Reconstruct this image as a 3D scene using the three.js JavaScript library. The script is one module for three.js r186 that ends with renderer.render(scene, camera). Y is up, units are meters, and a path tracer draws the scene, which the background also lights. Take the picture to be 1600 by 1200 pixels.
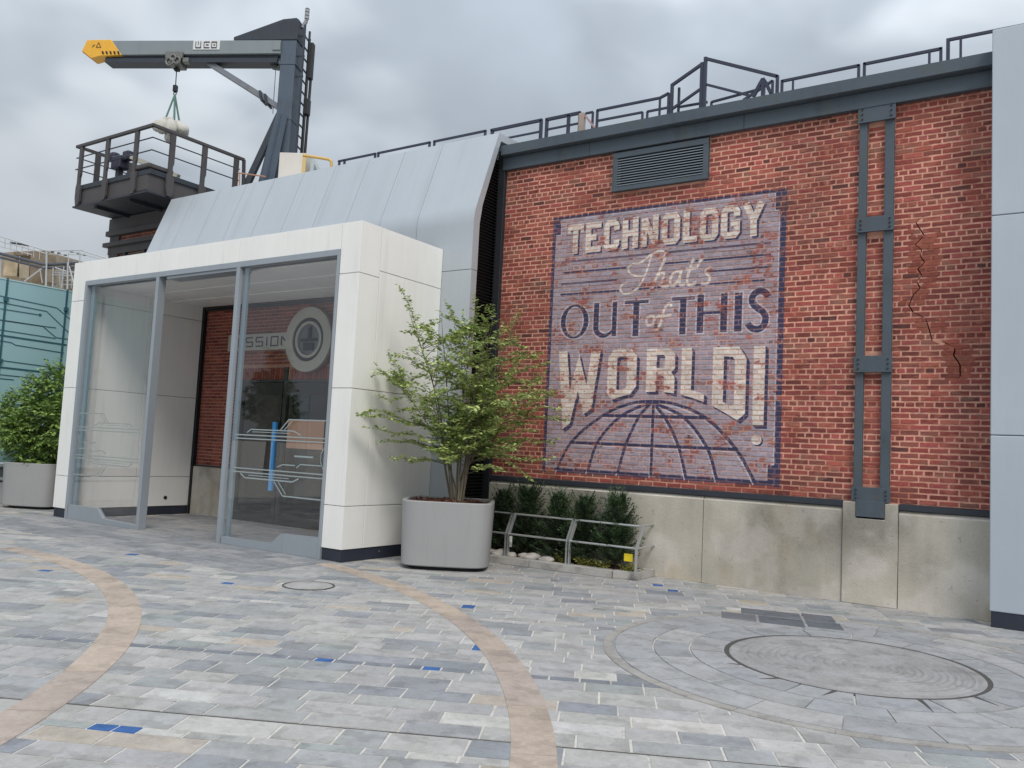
import * as THREE from 'three';
import { mergeGeometries, toCreasedNormals } from 'three/addons/utils/BufferGeometryUtils.js';
import { RoundedBoxGeometry } from 'three/addons/geometries/RoundedBoxGeometry.js';

// ---------------------------------------------------------------- camera, sky, sun, exposure
const scene = new THREE.Scene();
const R = Math.PI / 180;
const camera = new THREE.PerspectiveCamera(49.158, 4 / 3, 0.05, 600);
camera.position.set(0, 1.6, 0);
camera.rotation.set(4.483 * R, 33.777 * R, 2.868 * R, 'YXZ');
camera.updateMatrixWorld(); camera.updateProjectionMatrix();

const renderer = new THREE.WebGLRenderer({ antialias: true });
renderer.toneMapping = THREE.LinearToneMapping;
renderer.toneMappingExposure = 1.27;
renderer.shadowMap.enabled = true;

const sun = new THREE.DirectionalLight(0xfff6ec, 1.5);
sun.position.set(17.5, 26, 15);
sun.castShadow = true; sun.shadow.radius = 40;
sun.shadow.mapSize.set(2048, 2048);
Object.assign(sun.shadow.camera, { left: -30, right: 30, top: 30, bottom: -30, near: 1, far: 90 });
scene.add(sun); scene.add(sun.target);

// ---------------------------------------------------------------- random numbers and noise
function rng(seed) { let a = seed >>> 0; return () => { a = (a + 0x6D2B79F5) >>> 0; let t = a; t = Math.imul(t ^ (t >>> 15), t | 1); t ^= t + Math.imul(t ^ (t >>> 7), t | 61); return ((t ^ (t >>> 14)) >>> 0) / 4294967296; }; }
const hash = (x, y, s) => { let h = Math.imul(x, 374761393) ^ Math.imul(y, 668265263) ^ Math.imul(s, 974634777); h = Math.imul(h ^ (h >>> 13), 1274126177); return ((h ^ (h >>> 16)) >>> 0) / 4294967296; };
const mod = (a, n) => ((a % n) + n) % n;
function vnoise(x, y, s = 1, per = 0) {
  const xi = Math.floor(x), yi = Math.floor(y), fx = x - xi, fy = y - yi, u = fx * fx * (3 - 2 * fx), v = fy * fy * (3 - 2 * fy);
  const p = (i, j) => per ? hash(mod(i, per), mod(j, per), s) : hash(i, j, s);
  const a = p(xi, yi), b = p(xi + 1, yi), c = p(xi, yi + 1), d = p(xi + 1, yi + 1);
  return a + (b - a) * u + (c - a) * v + (a - b - c + d) * u * v;
}
function fbm(x, y, oct = 4, s = 1, per = 0) { let a = 0, w = 0.5, t = 0; for (let i = 0; i < oct; i++) { a += w * vnoise(x, y, s + i * 17, per); t += w; w *= 0.5; x *= 2; y *= 2; per *= 2; } return a / t; }
function fbm3(x, y, z, oct, s) { let a = 0, w = 0.5, t = 0; for (let i = 0; i < oct; i++) { const zi = Math.floor(z), f = z - zi, u = f * f * (3 - 2 * f); a += w * mix(vnoise(x, y, s + i * 17 + zi * 131), vnoise(x, y, s + i * 17 + (zi + 1) * 131), u); t += w; w *= 0.5; x = x * 2 + 3.7; y = y * 2 + 1.3; z = z * 2 + 5.1; } return a / t; }
const sstep = (a, b, x) => { const t = Math.min(1, Math.max(0, (x - a) / (b - a))); return t * t * (3 - 2 * t); };
const mix = (a, b, t) => a + (b - a) * t;
const toS = (l) => { l = Math.min(1, Math.max(0, l)); return 255 * (l < 0.0031308 ? 12.92 * l : 1.055 * l ** (1 / 2.4) - 0.055); };
const toL = (s) => { s /= 255; return s < 0.04045 ? s / 12.92 : ((s + 0.055) / 1.055) ** 2.4; };
const srgb = (r, g, b) => new THREE.Color().setRGB(toL(r), toL(g), toL(b));

{ // the sky: a bright overcast with soft clouds, a little lighter overhead
  const W = 1024, H = 512, d = new Float32Array(W * H * 4);
  for (let j = 0; j < H; j++) for (let i = 0; i < W; i++) {
    const el = ((j + 0.5) / H - 0.5) * Math.PI, az = ((i + 0.5) / W - 0.5) * 2 * Math.PI, o = 4 * (j * W + i);
    const y = Math.sin(el), c = Math.cos(el), x = c * Math.cos(az), z = c * Math.sin(az);
    let r, g, b;
    if (y > -0.02) {
      const q = 3.2, Y = y * 6.5, wx = fbm3(x * q * 1.3 + 9, Y * 1.3, z * q * 1.3 + 4, 3, 91) - 0.5, wy = fbm3(x * q * 1.3 + 2, Y * 1.3 + 6, z * q * 1.3, 3, 57) - 0.5;
      const n = fbm3(x * q + wx * 1.3 + 21, Y + wy * 1.3 + 5, z * q + wx + 13, 5, 23);
      const n2 = fbm3(x * 9 + wx * 2, Y * 2.4 + wy * 2, z * 9, 4, 71), n3 = fbm3(x * 1.6 + 31, Y * .5, z * 1.6 + 8, 2, 29);
      const t = sstep(0.37, 0.60, n * 0.75 + n3 * 0.25), L = 0.192 * (1 + 3.9 * Math.max(y, 0));
      const br = mix(0.82, 1.22, t) + (n2 - 0.5) * 0.30;
      r = L * br * mix(0.90, 1.0, t); g = L * br * mix(1.03, 1.08, t); b = L * br * mix(1.18, 1.17, t);
    } else { r = 0.16; g = 0.16; b = 0.165; }
    d[o] = r; d[o + 1] = g; d[o + 2] = b; d[o + 3] = 1;
  }
  const t = new THREE.DataTexture(d, W, H, THREE.RGBAFormat, THREE.FloatType);
  t.mapping = THREE.EquirectangularReflectionMapping; t.magFilter = t.minFilter = THREE.LinearFilter; t.wrapS = THREE.RepeatWrapping; t.needsUpdate = true;
  scene.background = t; scene.environment = t;
}

// ---------------------------------------------------------------- textures
function tileTex(n, size, fn, repeatEvery) {          // fn(u, v) -> linear [r,g,b]; tile of repeatEvery metres
  const d = new Uint8Array(n * n * 4);
  for (let j = 0; j < n; j++) for (let i = 0; i < n; i++) { const c = fn(i / n, j / n), o = 4 * (j * n + i); d[o] = toS(c[0]); d[o + 1] = toS(c[1]); d[o + 2] = toS(c[2]); d[o + 3] = 255; }
  const t = new THREE.DataTexture(d, n, n); t.colorSpace = THREE.SRGBColorSpace; t.wrapS = t.wrapT = THREE.RepeatWrapping; t.magFilter = THREE.LinearFilter; t.minFilter = THREE.LinearMipmapLinearFilter; t.generateMipmaps = true;
  t.repeat.set(1 / repeatEvery, 1 / repeatEvery); t.needsUpdate = true; return t;
}
function valueTex(n, fn, repeatEvery) {
  const d = new Uint8Array(n * n * 4);
  for (let j = 0; j < n; j++) for (let i = 0; i < n; i++) { const c = 255 * Math.min(1, Math.max(0, fn(i / n, j / n))), o = 4 * (j * n + i); d[o] = d[o + 1] = d[o + 2] = c; d[o + 3] = 255; }
  const t = new THREE.DataTexture(d, n, n); t.wrapS = t.wrapT = THREE.RepeatWrapping; t.magFilter = THREE.LinearFilter; t.minFilter = THREE.LinearMipmapLinearFilter; t.generateMipmaps = true;
  t.repeat.set(1 / repeatEvery, 1 / repeatEvery); t.needsUpdate = true; return t;
}
const stoneTex = tileTex(512, 0, (u, v) => { const a = fbm(u * 6, v * 6, 4, 5, 6), b = fbm(u * 40, v * 40, 3, 9, 40), s = vnoise(u * 150, v * 150, 3, 150); const sp = vnoise(u * 34 + 3, v * 34, 77, 34) > 0.94 ? 0.86 : 1, dk = 1 - 0.16 * sstep(0.58, 0.68, fbm(u * 10, v * 10, 4, 19, 10)); const k = (0.66 + 0.42 * a + 0.2 * (b - 0.5) + 0.1 * (s - 0.5)) * sp * dk; return [k, k * (0.99 + 0.03 * (b - .5)), k * (0.985 + 0.06 * (a - .5))]; }, 1.3);
const stoneBump = valueTex(512, (u, v) => 0.6 * fbm(u * 12, v * 12, 4, 15, 12) + 0.4 * vnoise(u * 120, v * 120, 4, 120), 1.3);
const stoneRough = valueTex(256, (u, v) => 0.62 + 0.36 * fbm(u * 5, v * 5, 4, 44, 5), 1.3);
const concreteTex = tileTex(1024, 0, (u, v) => {
  const a = fbm(u * 4, v * 4, 5, 31, 4), b = fbm(u * 9 + 3, v * 9, 4, 33, 9), st = fbm(u * 26, v * 3, 3, 35, 26), g = vnoise(u * 256, v * 256, 6, 256), w = sstep(0.50, 0.66, b), r = sstep(0.56, 0.74, fbm(u * 5, v * 5, 4, 39, 5));
  const k = 0.57 + 0.85 * (a - 0.45) + 0.16 * (st - 0.5) + 0.07 * (g - 0.5) + 0.10 * w; const pit = vnoise(u * 90, v * 90, 8, 90) > 0.955 ? 0.8 : 1;
  return [k * (0.99 + 0.06 * r) * pit, k * (0.945 + 0.01 * r) * pit, k * (0.875 - 0.05 * r + 0.04 * w) * pit];
}, 3.7);
const steelTex = tileTex(512, 0, (u, v) => { const a = fbm(u * 5, v * 5, 5, 61, 5), s = fbm(u * 30, v * 4, 3, 62, 30), r = sstep(0.62, 0.76, fbm(u * 9, v * 9, 4, 64, 9)), g = vnoise(u * 200, v * 200, 2, 200); const k = 0.72 + 0.5 * (a - 0.5) + 0.22 * (s - 0.5) + 0.08 * (g - .5) + 0.25; return [k * (1 + 0.22 * r), k * (1 + 0.02 * r), k * (1 - 0.12 * r)]; }, 1.9);
const paintTex = tileTex(512, 0, (u, v) => { const a = fbm(u * 4, v * 4, 4, 81, 4), s = fbm(u * 34, v * 2, 3, 83, 34), g = vnoise(u * 220, v * 220, 5, 220); const dr = sstep(0.60, 0.74, fbm(u * 22, v * 1.5, 4, 85, 22)), sp = vnoise(u * 70, v * 70, 88, 70) > 0.975 ? 0.93 : 1; const k = (0.965 + 0.09 * (a - 0.5) + 0.05 * (s - 0.5) + 0.02 * (g - .5) - 0.045 * dr) * sp; return [k, k * 0.998, k * 0.99]; }, 2.3);
const grainTex = tileTex(256, 0, (u, v) => { const a = fbm(u * 8, v * 8, 4, 11, 8), g = vnoise(u * 120, v * 120, 5, 120); const k = 0.82 + 0.3 * (a - 0.5) + 0.2 * (g - 0.5) + .05; return [k, k, k]; }, 0.6);
const fineBump = valueTex(256, (u, v) => 0.5 * fbm(u * 20, v * 20, 3, 5, 20) + 0.5 * vnoise(u * 100, v * 100, 7, 100), 0.5);

// ---------------------------------------------------------------- materials
const std = (color, roughness, o = {}) => new THREE.MeshStandardMaterial({ color, roughness, ...o });
const M = {
  white: std(srgb(240, 240, 237), 0.5, { map: paintTex }),
  whiteCore: std(srgb(90, 88, 85), 0.8),
  plinth: std(srgb(44, 50, 64), 0.55, { map: steelTex }),
  alu: std(srgb(160, 168, 176), 0.42, { metalness: 0.25, map: paintTex }),
  aluDark: std(srgb(108, 118, 132), 0.45, { metalness: 0.25 }),
  silver: std(srgb(187, 194, 201), 0.42, { metalness: 0.25, map: paintTex }),
  silverFlat: std(srgb(181, 191, 202), 0.5, { metalness: 0.15, map: paintTex }),
  steel: std(srgb(82, 92, 101), 0.55, { metalness: 0.25, map: steelTex, bumpMap: fineBump, bumpScale: 0.002 }),
  steelDark: std(srgb(52, 57, 66), 0.6, { metalness: 0.15, map: steelTex }),
  black: std(srgb(26, 27, 30), 0.55),
  blackTrim: std(srgb(42, 45, 50), 0.5, { map: steelTex }),
  concrete: std(srgb(212, 210, 202), 0.85, { map: concreteTex, bumpMap: stoneBump, bumpScale: 0.003 }),
  planter: std(srgb(158, 159, 160), 0.7, { map: paintTex, bumpMap: fineBump, bumpScale: 0.0015 }),
  dark: std(srgb(24, 24, 26), 0.9),
  rail: std(srgb(188, 190, 190), 0.38, { metalness: 0.6 }),
  roofRail: std(srgb(62, 66, 82), 0.5, { metalness: 0.3 }),
  crane: std(srgb(84, 96, 110), 0.5, { metalness: 0.2, map: steelTex }),
  craneLight: std(srgb(134, 143, 147), 0.5, { metalness: 0.15, map: paintTex }),
  craneDark: std(srgb(50, 57, 68), 0.55, { map: steelTex }),
  yellow: std(srgb(232, 176, 60), 0.5, { map: paintTex }),
  tower: std(srgb(74, 72, 74), 0.7, { map: steelTex }),
  ground: std(srgb(202, 199, 192), 0.95, { map: stoneTex }),
  sealant: std(srgb(74, 72, 70), 0.9),
  paver: std(0xffffff, 1, { vertexColors: true, map: stoneTex, bumpMap: stoneBump, bumpScale: 0.004, roughnessMap: stoneRough }),
  brick2: std(0xffffff, 0.9, { vertexColors: true, map: grainTex, bumpMap: fineBump, bumpScale: 0.004 }),
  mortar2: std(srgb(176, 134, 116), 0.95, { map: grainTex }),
  glass: new THREE.MeshPhysicalMaterial({ color: 0xffffff, roughness: 0.0, transmission: 1, thickness: 0, ior: 1.9, side: THREE.DoubleSide }),
  darkGlass: new THREE.MeshPhysicalMaterial({ color: srgb(186, 192, 194), roughness: 0.02, transmission: 1, thickness: 0, ior: 1.52 }),
  lineWhite: std(srgb(148, 160, 162), 0.5),
  blueFilm: std(srgb(64, 176, 255), 0.4),
  mulch: std(srgb(92, 58, 48), 0.95, { map: grainTex }),
  bark: std(srgb(108, 100, 84), 0.9, { map: grainTex }),
};

// ---------------------------------------------------------------- helpers
const V = (x, y, z) => new THREE.Vector3(x, y, z);
const used = {};
function numbered(n) { const k = used[n] = (used[n] ?? -1) + 1; return k ? `${n}_${String(k).padStart(3, '0')}` : n; }
function tag(o, label, category, group, kind) { if (label) o.userData.label = label; if (category) o.userData.category = category; if (group) o.userData.group = group; if (kind) o.userData.kind = kind; return o; }
function thing(name, label, category, pos = [0, 0, 0], turn = 0, group) { const o = new THREE.Group(); o.name = numbered(name); o.position.set(...pos); o.rotation.y = turn; scene.add(o); return tag(o, label, category, group); }
function struct(o) { o.userData.kind = 'structure'; return o; }
function metricUV(g) {                                  // uv in metres by the way each face points
  const p = g.attributes.position, uv = new Float32Array(p.count * 2), a = V(), b = V(), c = V(), n = V();
  for (let i = 0; i < p.count; i += 3) {
    a.fromBufferAttribute(p, i); b.fromBufferAttribute(p, i + 1); c.fromBufferAttribute(p, i + 2);
    n.subVectors(b, a).cross(c.clone().sub(a)); const x = Math.abs(n.x), y = Math.abs(n.y), z = Math.abs(n.z);
    [a, b, c].forEach((q, k) => { const o = 2 * (i + k); if (y >= x && y >= z) { uv[o] = q.x; uv[o + 1] = q.z; } else if (x >= z) { uv[o] = q.z; uv[o + 1] = q.y; } else { uv[o] = q.x; uv[o + 1] = q.y; } });
  }
  g.setAttribute('uv', new THREE.BufferAttribute(uv, 2)); return g;
}
function join(geos) {
  const list = (Array.isArray(geos) ? geos : [geos]).map((g) => { let h = g.index ? g.toNonIndexed() : g; for (const k of Object.keys(h.attributes)) if (!['position', 'normal', 'uv', 'color'].includes(k)) h.deleteAttribute(k); if (!h.attributes.uv) h.setAttribute('uv', new THREE.BufferAttribute(new Float32Array(h.attributes.position.count * 2), 2)); return h; });
  return list.length > 1 ? mergeGeometries(list) : list[0];
}
function mesh(name, geos, mat, parent = scene, keepUV = false) {
  const g = join(geos); if (!keepUV) metricUV(g);
  const m = new THREE.Mesh(g, mat); m.name = parent === scene ? numbered(name) : name; m.castShadow = m.receiveShadow = true; parent.add(m); return m;
}
function box(x0, x1, y0, y1, z0, z1, r = 0) {
  const w = x1 - x0, h = y1 - y0, d = z1 - z0; let g;
  if (r) { g = new RoundedBoxGeometry(w, h, d, 1, Math.min(r, w / 2.1, h / 2.1, d / 2.1)); } else g = new THREE.BoxGeometry(w, h, d);
  return g.translate((x0 + x1) / 2, (y0 + y1) / 2, (z0 + z1) / 2);
}
function place(g, a, b, up = V(0, 1, 0)) {              // geometry along +y from 0 to 1 length laid from a to b
  const d = b.clone().sub(a), L = d.length(), y = d.normalize(); let x = V().crossVectors(y, up); if (x.lengthSq() < 1e-5) x = V(1, 0, 0); x.normalize(); const z = V().crossVectors(x, y);
  return g.scale(1, L, 1).translate(0, L / 2, 0).applyMatrix4(new THREE.Matrix4().makeBasis(x, y, z).setPosition(a));
}
const rod = (a, b, r, r2 = r, seg = 8) => place(new THREE.CylinderGeometry(r2, r, 1, seg, 1), a, b);
const bar = (a, b, w, h) => place(new THREE.BoxGeometry(w, 1, h), a, b);
function prism(pts, z0, z1, bevel = 0) {                // polygon in x-y pulled from z0 to z1
  const s = new THREE.Shape(pts.map((p) => new THREE.Vector2(...p)));
  return new THREE.ExtrudeGeometry(s, { depth: z1 - z0 - 2 * bevel, bevelEnabled: bevel > 0, bevelSize: bevel, bevelThickness: bevel, bevelOffset: -bevel, bevelSegments: 1, curveSegments: 8 }).translate(0, 0, z0 + bevel);
}
function prismX(pts, x0, x1) {                          // polygon in z-y pulled from x0 to x1
  return prism(pts, 0, x1 - x0).rotateY(-Math.PI / 2).translate(x1, 0, 0);
}
function ray(px, py) { return V(px / 800 - 1, 1 - py / 600, 0.5).unproject(camera).sub(camera.position); }
const fwd = V(0, 0, -1).transformDirection(camera.matrixWorld);
function at(px, py, depth) { const d = ray(px, py); return camera.position.clone().addScaledVector(d, depth / d.dot(fwd)); }
class Tri {                                             // collects coloured facets
  constructor() { this.p = []; this.c = []; this.u = []; }
  tri(a, b, c, col, ua, ub, uc) { this.p.push(...a, ...b, ...c); for (let i = 0; i < 3; i++) this.c.push(col[0], col[1], col[2]); this.u.push(...(ua ?? [0, 0]), ...(ub ?? [1, 0]), ...(uc ?? [0, 1])); }
  geo(colors = true) { const g = new THREE.BufferGeometry(); g.setAttribute('position', new THREE.BufferAttribute(new Float32Array(this.p), 3)); g.setAttribute('uv', new THREE.BufferAttribute(new Float32Array(this.u), 2)); if (colors) g.setAttribute('color', new THREE.BufferAttribute(new Float32Array(this.c), 3)); g.computeVertexNormals(); return g; }
}
const ndc = (x, y, z) => V(x, y, z).project(camera);
function pixelSize(x, y, z, w, d) { const n = ndc(x, y, z); if (n.z > 1 || Math.abs(n.x) > 1.02 || Math.abs(n.y) > 1.02) return 0; const dist = Math.hypot(x, y - 1.6, z); return w * d * (y < 0.5 ? 1.6 / dist : 1) / (dist * dist); }

// ================================================================ GROUND AND PAVING
const W0 = -10.73;                                      // face of the brick wall
{
  const g = new THREE.PlaneGeometry(500, 500, 1, 1).rotateX(-Math.PI / 2).translate(0, -0.004, 0);
  struct(mesh('ground', g, M.ground));
}
const paving = struct(new THREE.Group()); paving.name = 'plaza_paving'; scene.add(paving);
const U = [0.886, -0.463], Vv = [0.463, 0.886];
const uvToXZ = (u, v) => [u * U[0] + v * Vv[0], u * U[1] + v * Vv[1]];
const xzToUV = (x, z) => [x * U[0] + z * U[1], x * Vv[0] + z * Vv[1]];
function stone(T, pts, col, y = 0, bevel = 0.005, rise = 0.012, ox = 0) {   // pts: x-z corners, counter-clockwise seen from above
  const cx = pts.reduce((s, p) => s + p[0], 0) / pts.length, cz = pts.reduce((s, p) => s + p[1], 0) / pts.length, n = pts.length;
  const inner = pts.map(([x, z]) => { const L = Math.hypot(x - cx, z - cz), k = Math.max(0.3, 1 - bevel * 1.4 / L); return [cx + (x - cx) * k, y, cz + (z - cz) * k]; });
  const outer = pts.map(([x, z]) => [x, y - rise, z]);
  const uv = (p) => [p[0] + ox, p[2] + ox * 0.37];
  const a = col;
  for (let i = 1; i < n - 1; i++) T.tri(inner[0], inner[i], inner[i + 1], a, uv(inner[0]), uv(inner[i]), uv(inner[i + 1]));
  for (let i = 0; i < n; i++) { const j = (i + 1) % n; T.tri(inner[i], outer[i], outer[j], a, uv(inner[i]), uv(outer[i]), uv(outer[j])); T.tri(inner[i], outer[j], inner[j], a, uv(inner[i]), uv(outer[j]), uv(inner[j])); }
}
const lin = (r, g, b) => [toL(r), toL(g), toL(b)];
const stoneCols = [[lin(173, 172, 170), 30], [lin(167, 167, 166), 27], [lin(159, 161, 162), 18], [lin(148, 151, 155), 11], [lin(138, 142, 147), 6], [lin(189, 188, 184), 7], [lin(178, 170, 158), 4], [lin(155, 160, 159), 6]];
const pickStone = (r) => { let t = r * stoneCols.reduce((s, c) => s + c[1], 0); for (const [c, w] of stoneCols) { t -= w; if (t < 0) return c; } return stoneCols[0][0]; };
const b1 = { c: [-11.17, 2.36], r0: 7.865, r1: 8.14 }, b2 = { c: [-10.06, 0.98], r0: 8.995, r1: 9.25 }, disc = { c: [-1.5, -7.43] };
{
  const r = rng(11), [uA] = xzToUV(-19, -1.5), list = [];
  const vLine = xzToUV(-2.58, -4.0)[1];
  const inRing = (x, z, b, m) => { const d = Math.hypot(x - b.c[0], z - b.c[1]); return d > b.r0 + m && d < b.r1 - m; };
  const skip = (x, z, hw) => (x < -18.1 || x > 3 || z < -11.2 || z > 0.5) || (x > -8.0 && x < -0.75 && z < -10.75) || (x < -7.52 && z < -9.9) || (x >= -0.7 && z < -10.4)
    || (x > -15.5 + hw && x < -8.15 - hw && z < -6.66 - hw) || inRing(x, z, b1, hw) || inRing(x, z, b2, hw) || Math.hypot(x - disc.c[0], z - disc.c[1]) < 1.98 - hw || (x > -7.0 && x < -4.8 && z < -10.1);
  let v = xzToUV(-19, -11.5)[1] - 1; const vEnd = 3.5;
  v = vLine - 0.0075 - Math.ceil((vLine - v) / 0.3) * 0.3;
  const rows = [];
  for (let w = vLine - 0.009; w > -19;) { const h = [0.09, 0.12, 0.15, 0.18, 0.21, 0.25, 0.28, 0.32][Math.floor(r() * 8)]; rows.push([w - h, h]); w -= h; }
  for (let w = vLine + 0.009; w < vEnd;) { const h = [0.10, 0.14, 0.20, 0.26, 0.30, 0.36][Math.floor(r() * 6)]; rows.push([w, h]); w += h; }
  const j = 0.0042;
  const put = (u0, u1, v0, v1, col) => {
    const [cx, cz] = uvToXZ((u0 + u1) / 2, (v0 + v1) / 2), hw = Math.max(u1 - u0, v1 - v0) / 2;
    if (skip(cx, cz, hw)) return;
    const q = () => (r() - 0.5) * 0.006;
    const pts = [[u0 + j, v0 + j], [u0 + j, v1 - j], [u1 - j, v1 - j], [u1 - j, v0 + j]].map(([u, w]) => uvToXZ(u + q(), w + q()));
    list.push({ pts, col, s: pixelSize(cx, 0, cz, u1 - u0, v1 - v0), y: (r() - 0.5) * 0.002, o: r() * 9 });
  };
  const vary = (c) => { const k = 0.93 + 0.13 * r(); return [c[0] * k, c[1] * k * (0.99 + 0.02 * r()), c[2] * k * (0.98 + 0.04 * r())]; };
  for (const [v0, h] of rows) {
    const sett = h < 0.12 && r() < 0.55; let u = -26 + r(); const slate = r();
    while (u < 8) {
      let L = h < 0.12 ? 0.2 + 0.18 * r() : h < 0.2 ? 0.18 + 0.32 * r() : 0.24 + 0.34 * r();
      let col = vary(pickStone(r()));
      if (sett && slate < 0.7 && r() < 0.8) { L = 0.2 + 0.03 * r(); col = vary(lin(126, 131, 138)); }
      if (h < 0.19 && r() < 0.03) { L = 0.14; col = r() < 0.85 ? lin(52, 98, 160) : lin(78, 118, 112); }
      if (h >= 0.3 && r() < 0.3) { const f = 0.35 + 0.3 * r(); put(u, u + L, v0, v0 + h * f, col); put(u, u + L * 0.5, v0 + h * f, v0 + h, vary(pickStone(r()))); put(u + L * 0.5, u + L, v0 + h * f, v0 + h, vary(pickStone(r()))); }
      else put(u, u + L, v0, v0 + h, col);
      u += L;
    }
  }
  list.sort((a, b) => b.s - a.s);
  const rest = new Tri();
  list.forEach((s, i) => { if (i < 300 && s.s > 0) { const T = new Tri(); stone(T, s.pts, s.col, s.y, 0.004, 0.008, s.o); mesh('paving_stone', T.geo(), M.paver, paving, true); } else stone(rest, s.pts, s.col, s.y, 0.004, 0.008, s.o); });
  tag(mesh('paving_stones', rest.geo(), M.paver, paving, true), null, null, null, 'stuff');
  // movement joint across the plaza
  const pj = [[-30, vLine - 0.010], [-30, vLine + 0.010], [8, vLine + 0.010], [8, vLine - 0.010]].map(([u, w]) => uvToXZ(u, w));
  const T = new Tri(); stone(T, pj, [1, 1, 1], -0.003, 0.001, 0.002); mesh('joint_sealant', T.geo(false), M.sealant, paving, true);
}
function arcStones(b, a0, a1, step, name, cols, y, gap = 0.006, seed = 3) {
  const r = rng(seed); let a = a0; const rm = (b.r0 + b.r1) / 2;
  while (a < a1) {
    const e = Math.min(a1, a + step * (0.8 + 0.4 * r()) / rm), n = Math.max(2, Math.ceil((e - a) * rm / 0.12)), g = gap / 2 / rm, pts = [];
    for (let i = 0; i <= n; i++) { const t = mix(a + g, e - g, i / n); pts.push([b.c[0] + b.r1 * Math.cos(t), b.c[1] + b.r1 * Math.sin(t)]); }
    for (let i = n; i >= 0; i--) { const t = mix(a + g, e - g, i / n); pts.push([b.c[0] + b.r0 * Math.cos(t), b.c[1] + b.r0 * Math.sin(t)]); }
    pts.reverse();
    // a strip of quads so that the curved piece has no slivers
    const T = new Tri(), c = cols[Math.floor(r() * cols.length)], k = 0.94 + 0.12 * r(), col = c.map((v) => v * k), N = pts.length, o = r() * 9, uv = (p) => [p[0] + o, p[2] + o];
    const P = pts.map((p, i) => { const dx = b.c[0] - p[0], dz = b.c[1] - p[1], L = Math.hypot(dx, dz), s = i <= n ? 1 : -1; return [p[0] - s * dx / L * 0.004 * 1, y, p[1] - s * dz / L * 0.004]; });
    const Q = pts.map((p) => [p[0], y - 0.02, p[1]]);
    for (let i = 0; i < n; i++) { const A = P[i], B = P[i + 1], C = P[N - 2 - i], D = P[N - 1 - i]; T.tri(A, B, C, col, uv(A), uv(B), uv(C)); T.tri(A, C, D, col, uv(A), uv(C), uv(D)); }
    for (let i = 0; i < N; i++) { const j = (i + 1) % N; T.tri(P[i], Q[i], Q[j], col, uv(P[i]), uv(Q[i]), uv(Q[j])); T.tri(P[i], Q[j], P[j], col, uv(P[i]), uv(Q[j]), uv(P[j])); }
    const gg = T.geo(); mesh(name, gg, M.paver, paving, true);
    a = e;
  }
}
const tan = [lin(182, 167, 153), lin(177, 163, 150), lin(186, 171, 156), lin(174, 161, 151)];
arcStones(b1, -1.62, 0.35, 0.85, 'band_stone', tan, 0.004, 0.006, 5);
arcStones(b2, -1.36, 0.35, 0.75, 'band_stone', tan, 0.004, 0.006, 7);
const ringGrey = [lin(163, 164, 165), lin(159, 161, 163), lin(167, 167, 166), lin(155, 158, 161)];
const ringOf = (r0, r1) => ({ c: disc.c, r0, r1 });
arcStones(ringOf(1.93, 2.02), 0, 2 * Math.PI, 0.7, 'ring_stone', [lin(163, 160, 155), lin(159, 157, 153)], 0.006, 0.006, 21);
arcStones(ringOf(1.605, 1.92), 0, 2 * Math.PI, 0.62, 'ring_stone', ringGrey, 0.006, 0.008, 22);
arcStones(ringOf(1.30, 1.595), 0, 2 * Math.PI, 0.6, 'ring_stone', ringGrey, 0.006, 0.008, 23);
arcStones(ringOf(1.006, 1.29), 0, 2 * Math.PI, 0.5, 'ring_stone', ringGrey, 0.006, 0.016, 24);
{ // round stone lid with rings like a cut trunk, in a dark groove with cracks running out
  const prof = [], r = rng(8); for (let i = 0; i <= 62; i++) { const q = 0.965 * (i / 62); prof.push(new THREE.Vector2(q, 0.006 + 0.0055 * Math.sin(i * 1.45 + 3 * vnoise(i * 0.4, 1, 3)) * (i < 60 ? 1 : 0))); }
  prof.push(new THREE.Vector2(0.972, 0.0), new THREE.Vector2(0.972, -0.02)); prof.reverse();
  const g = new THREE.LatheGeometry(prof, 72).toNonIndexed(); const p = g.attributes.position;
  for (let i = 0; i < p.count; i++) { const x = p.getX(i), z = p.getZ(i), d = Math.hypot(x, z), a = Math.atan2(z, x); const k = 1 - d / 0.98; p.setX(i, x * (1 + 0.012 * Math.sin(a * 3 + 1) * (d > 0.9 ? 0.3 : 1)) + 0.13 * k); p.setZ(i, z * (1 + 0.014 * Math.sin(a * 5) * (d > 0.9 ? 0.3 : 1)) + 0.05 * k); }
  g.computeVertexNormals(); g.translate(disc.c[0], 0, disc.c[1]); const d = mesh('stump_disc', g, std(srgb(154, 154, 154), 0.75, { map: stoneTex, bumpMap: stoneBump, bumpScale: 0.004 }), paving);
  const s = new THREE.RingGeometry(0.955, 1.03, 72).rotateX(-Math.PI / 2).translate(disc.c[0], 0.003, disc.c[1]); mesh('groove_filler', s, M.sealant, paving);
  const cr = [[52, 0.3], [84, 0.2], [108, 0.16], [131, 0.1], [24, 0.22]], T = new Tri();
  for (const [deg, L] of cr) { const a = deg * R, P = (rad, t, y) => [disc.c[0] + rad * Math.cos(a + t), y, disc.c[1] + rad * Math.sin(a + t)]; stone(T, [P(0.99, 0.022, 0), P(1.0 + L * 0.5, 0.012 + 0.03, 0), P(1 + L, 0.06, 0), P(1.0 + L * 0.5, 0.022, 0), P(0.99, -0.016, 0)].map((q) => [q[0], q[2]]).reverse(), [1, 1, 1], 0.0085, 0.002, 0.004); }
  mesh('crack_filler', T.geo(false), M.sealant, paving, true);
}
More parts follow.
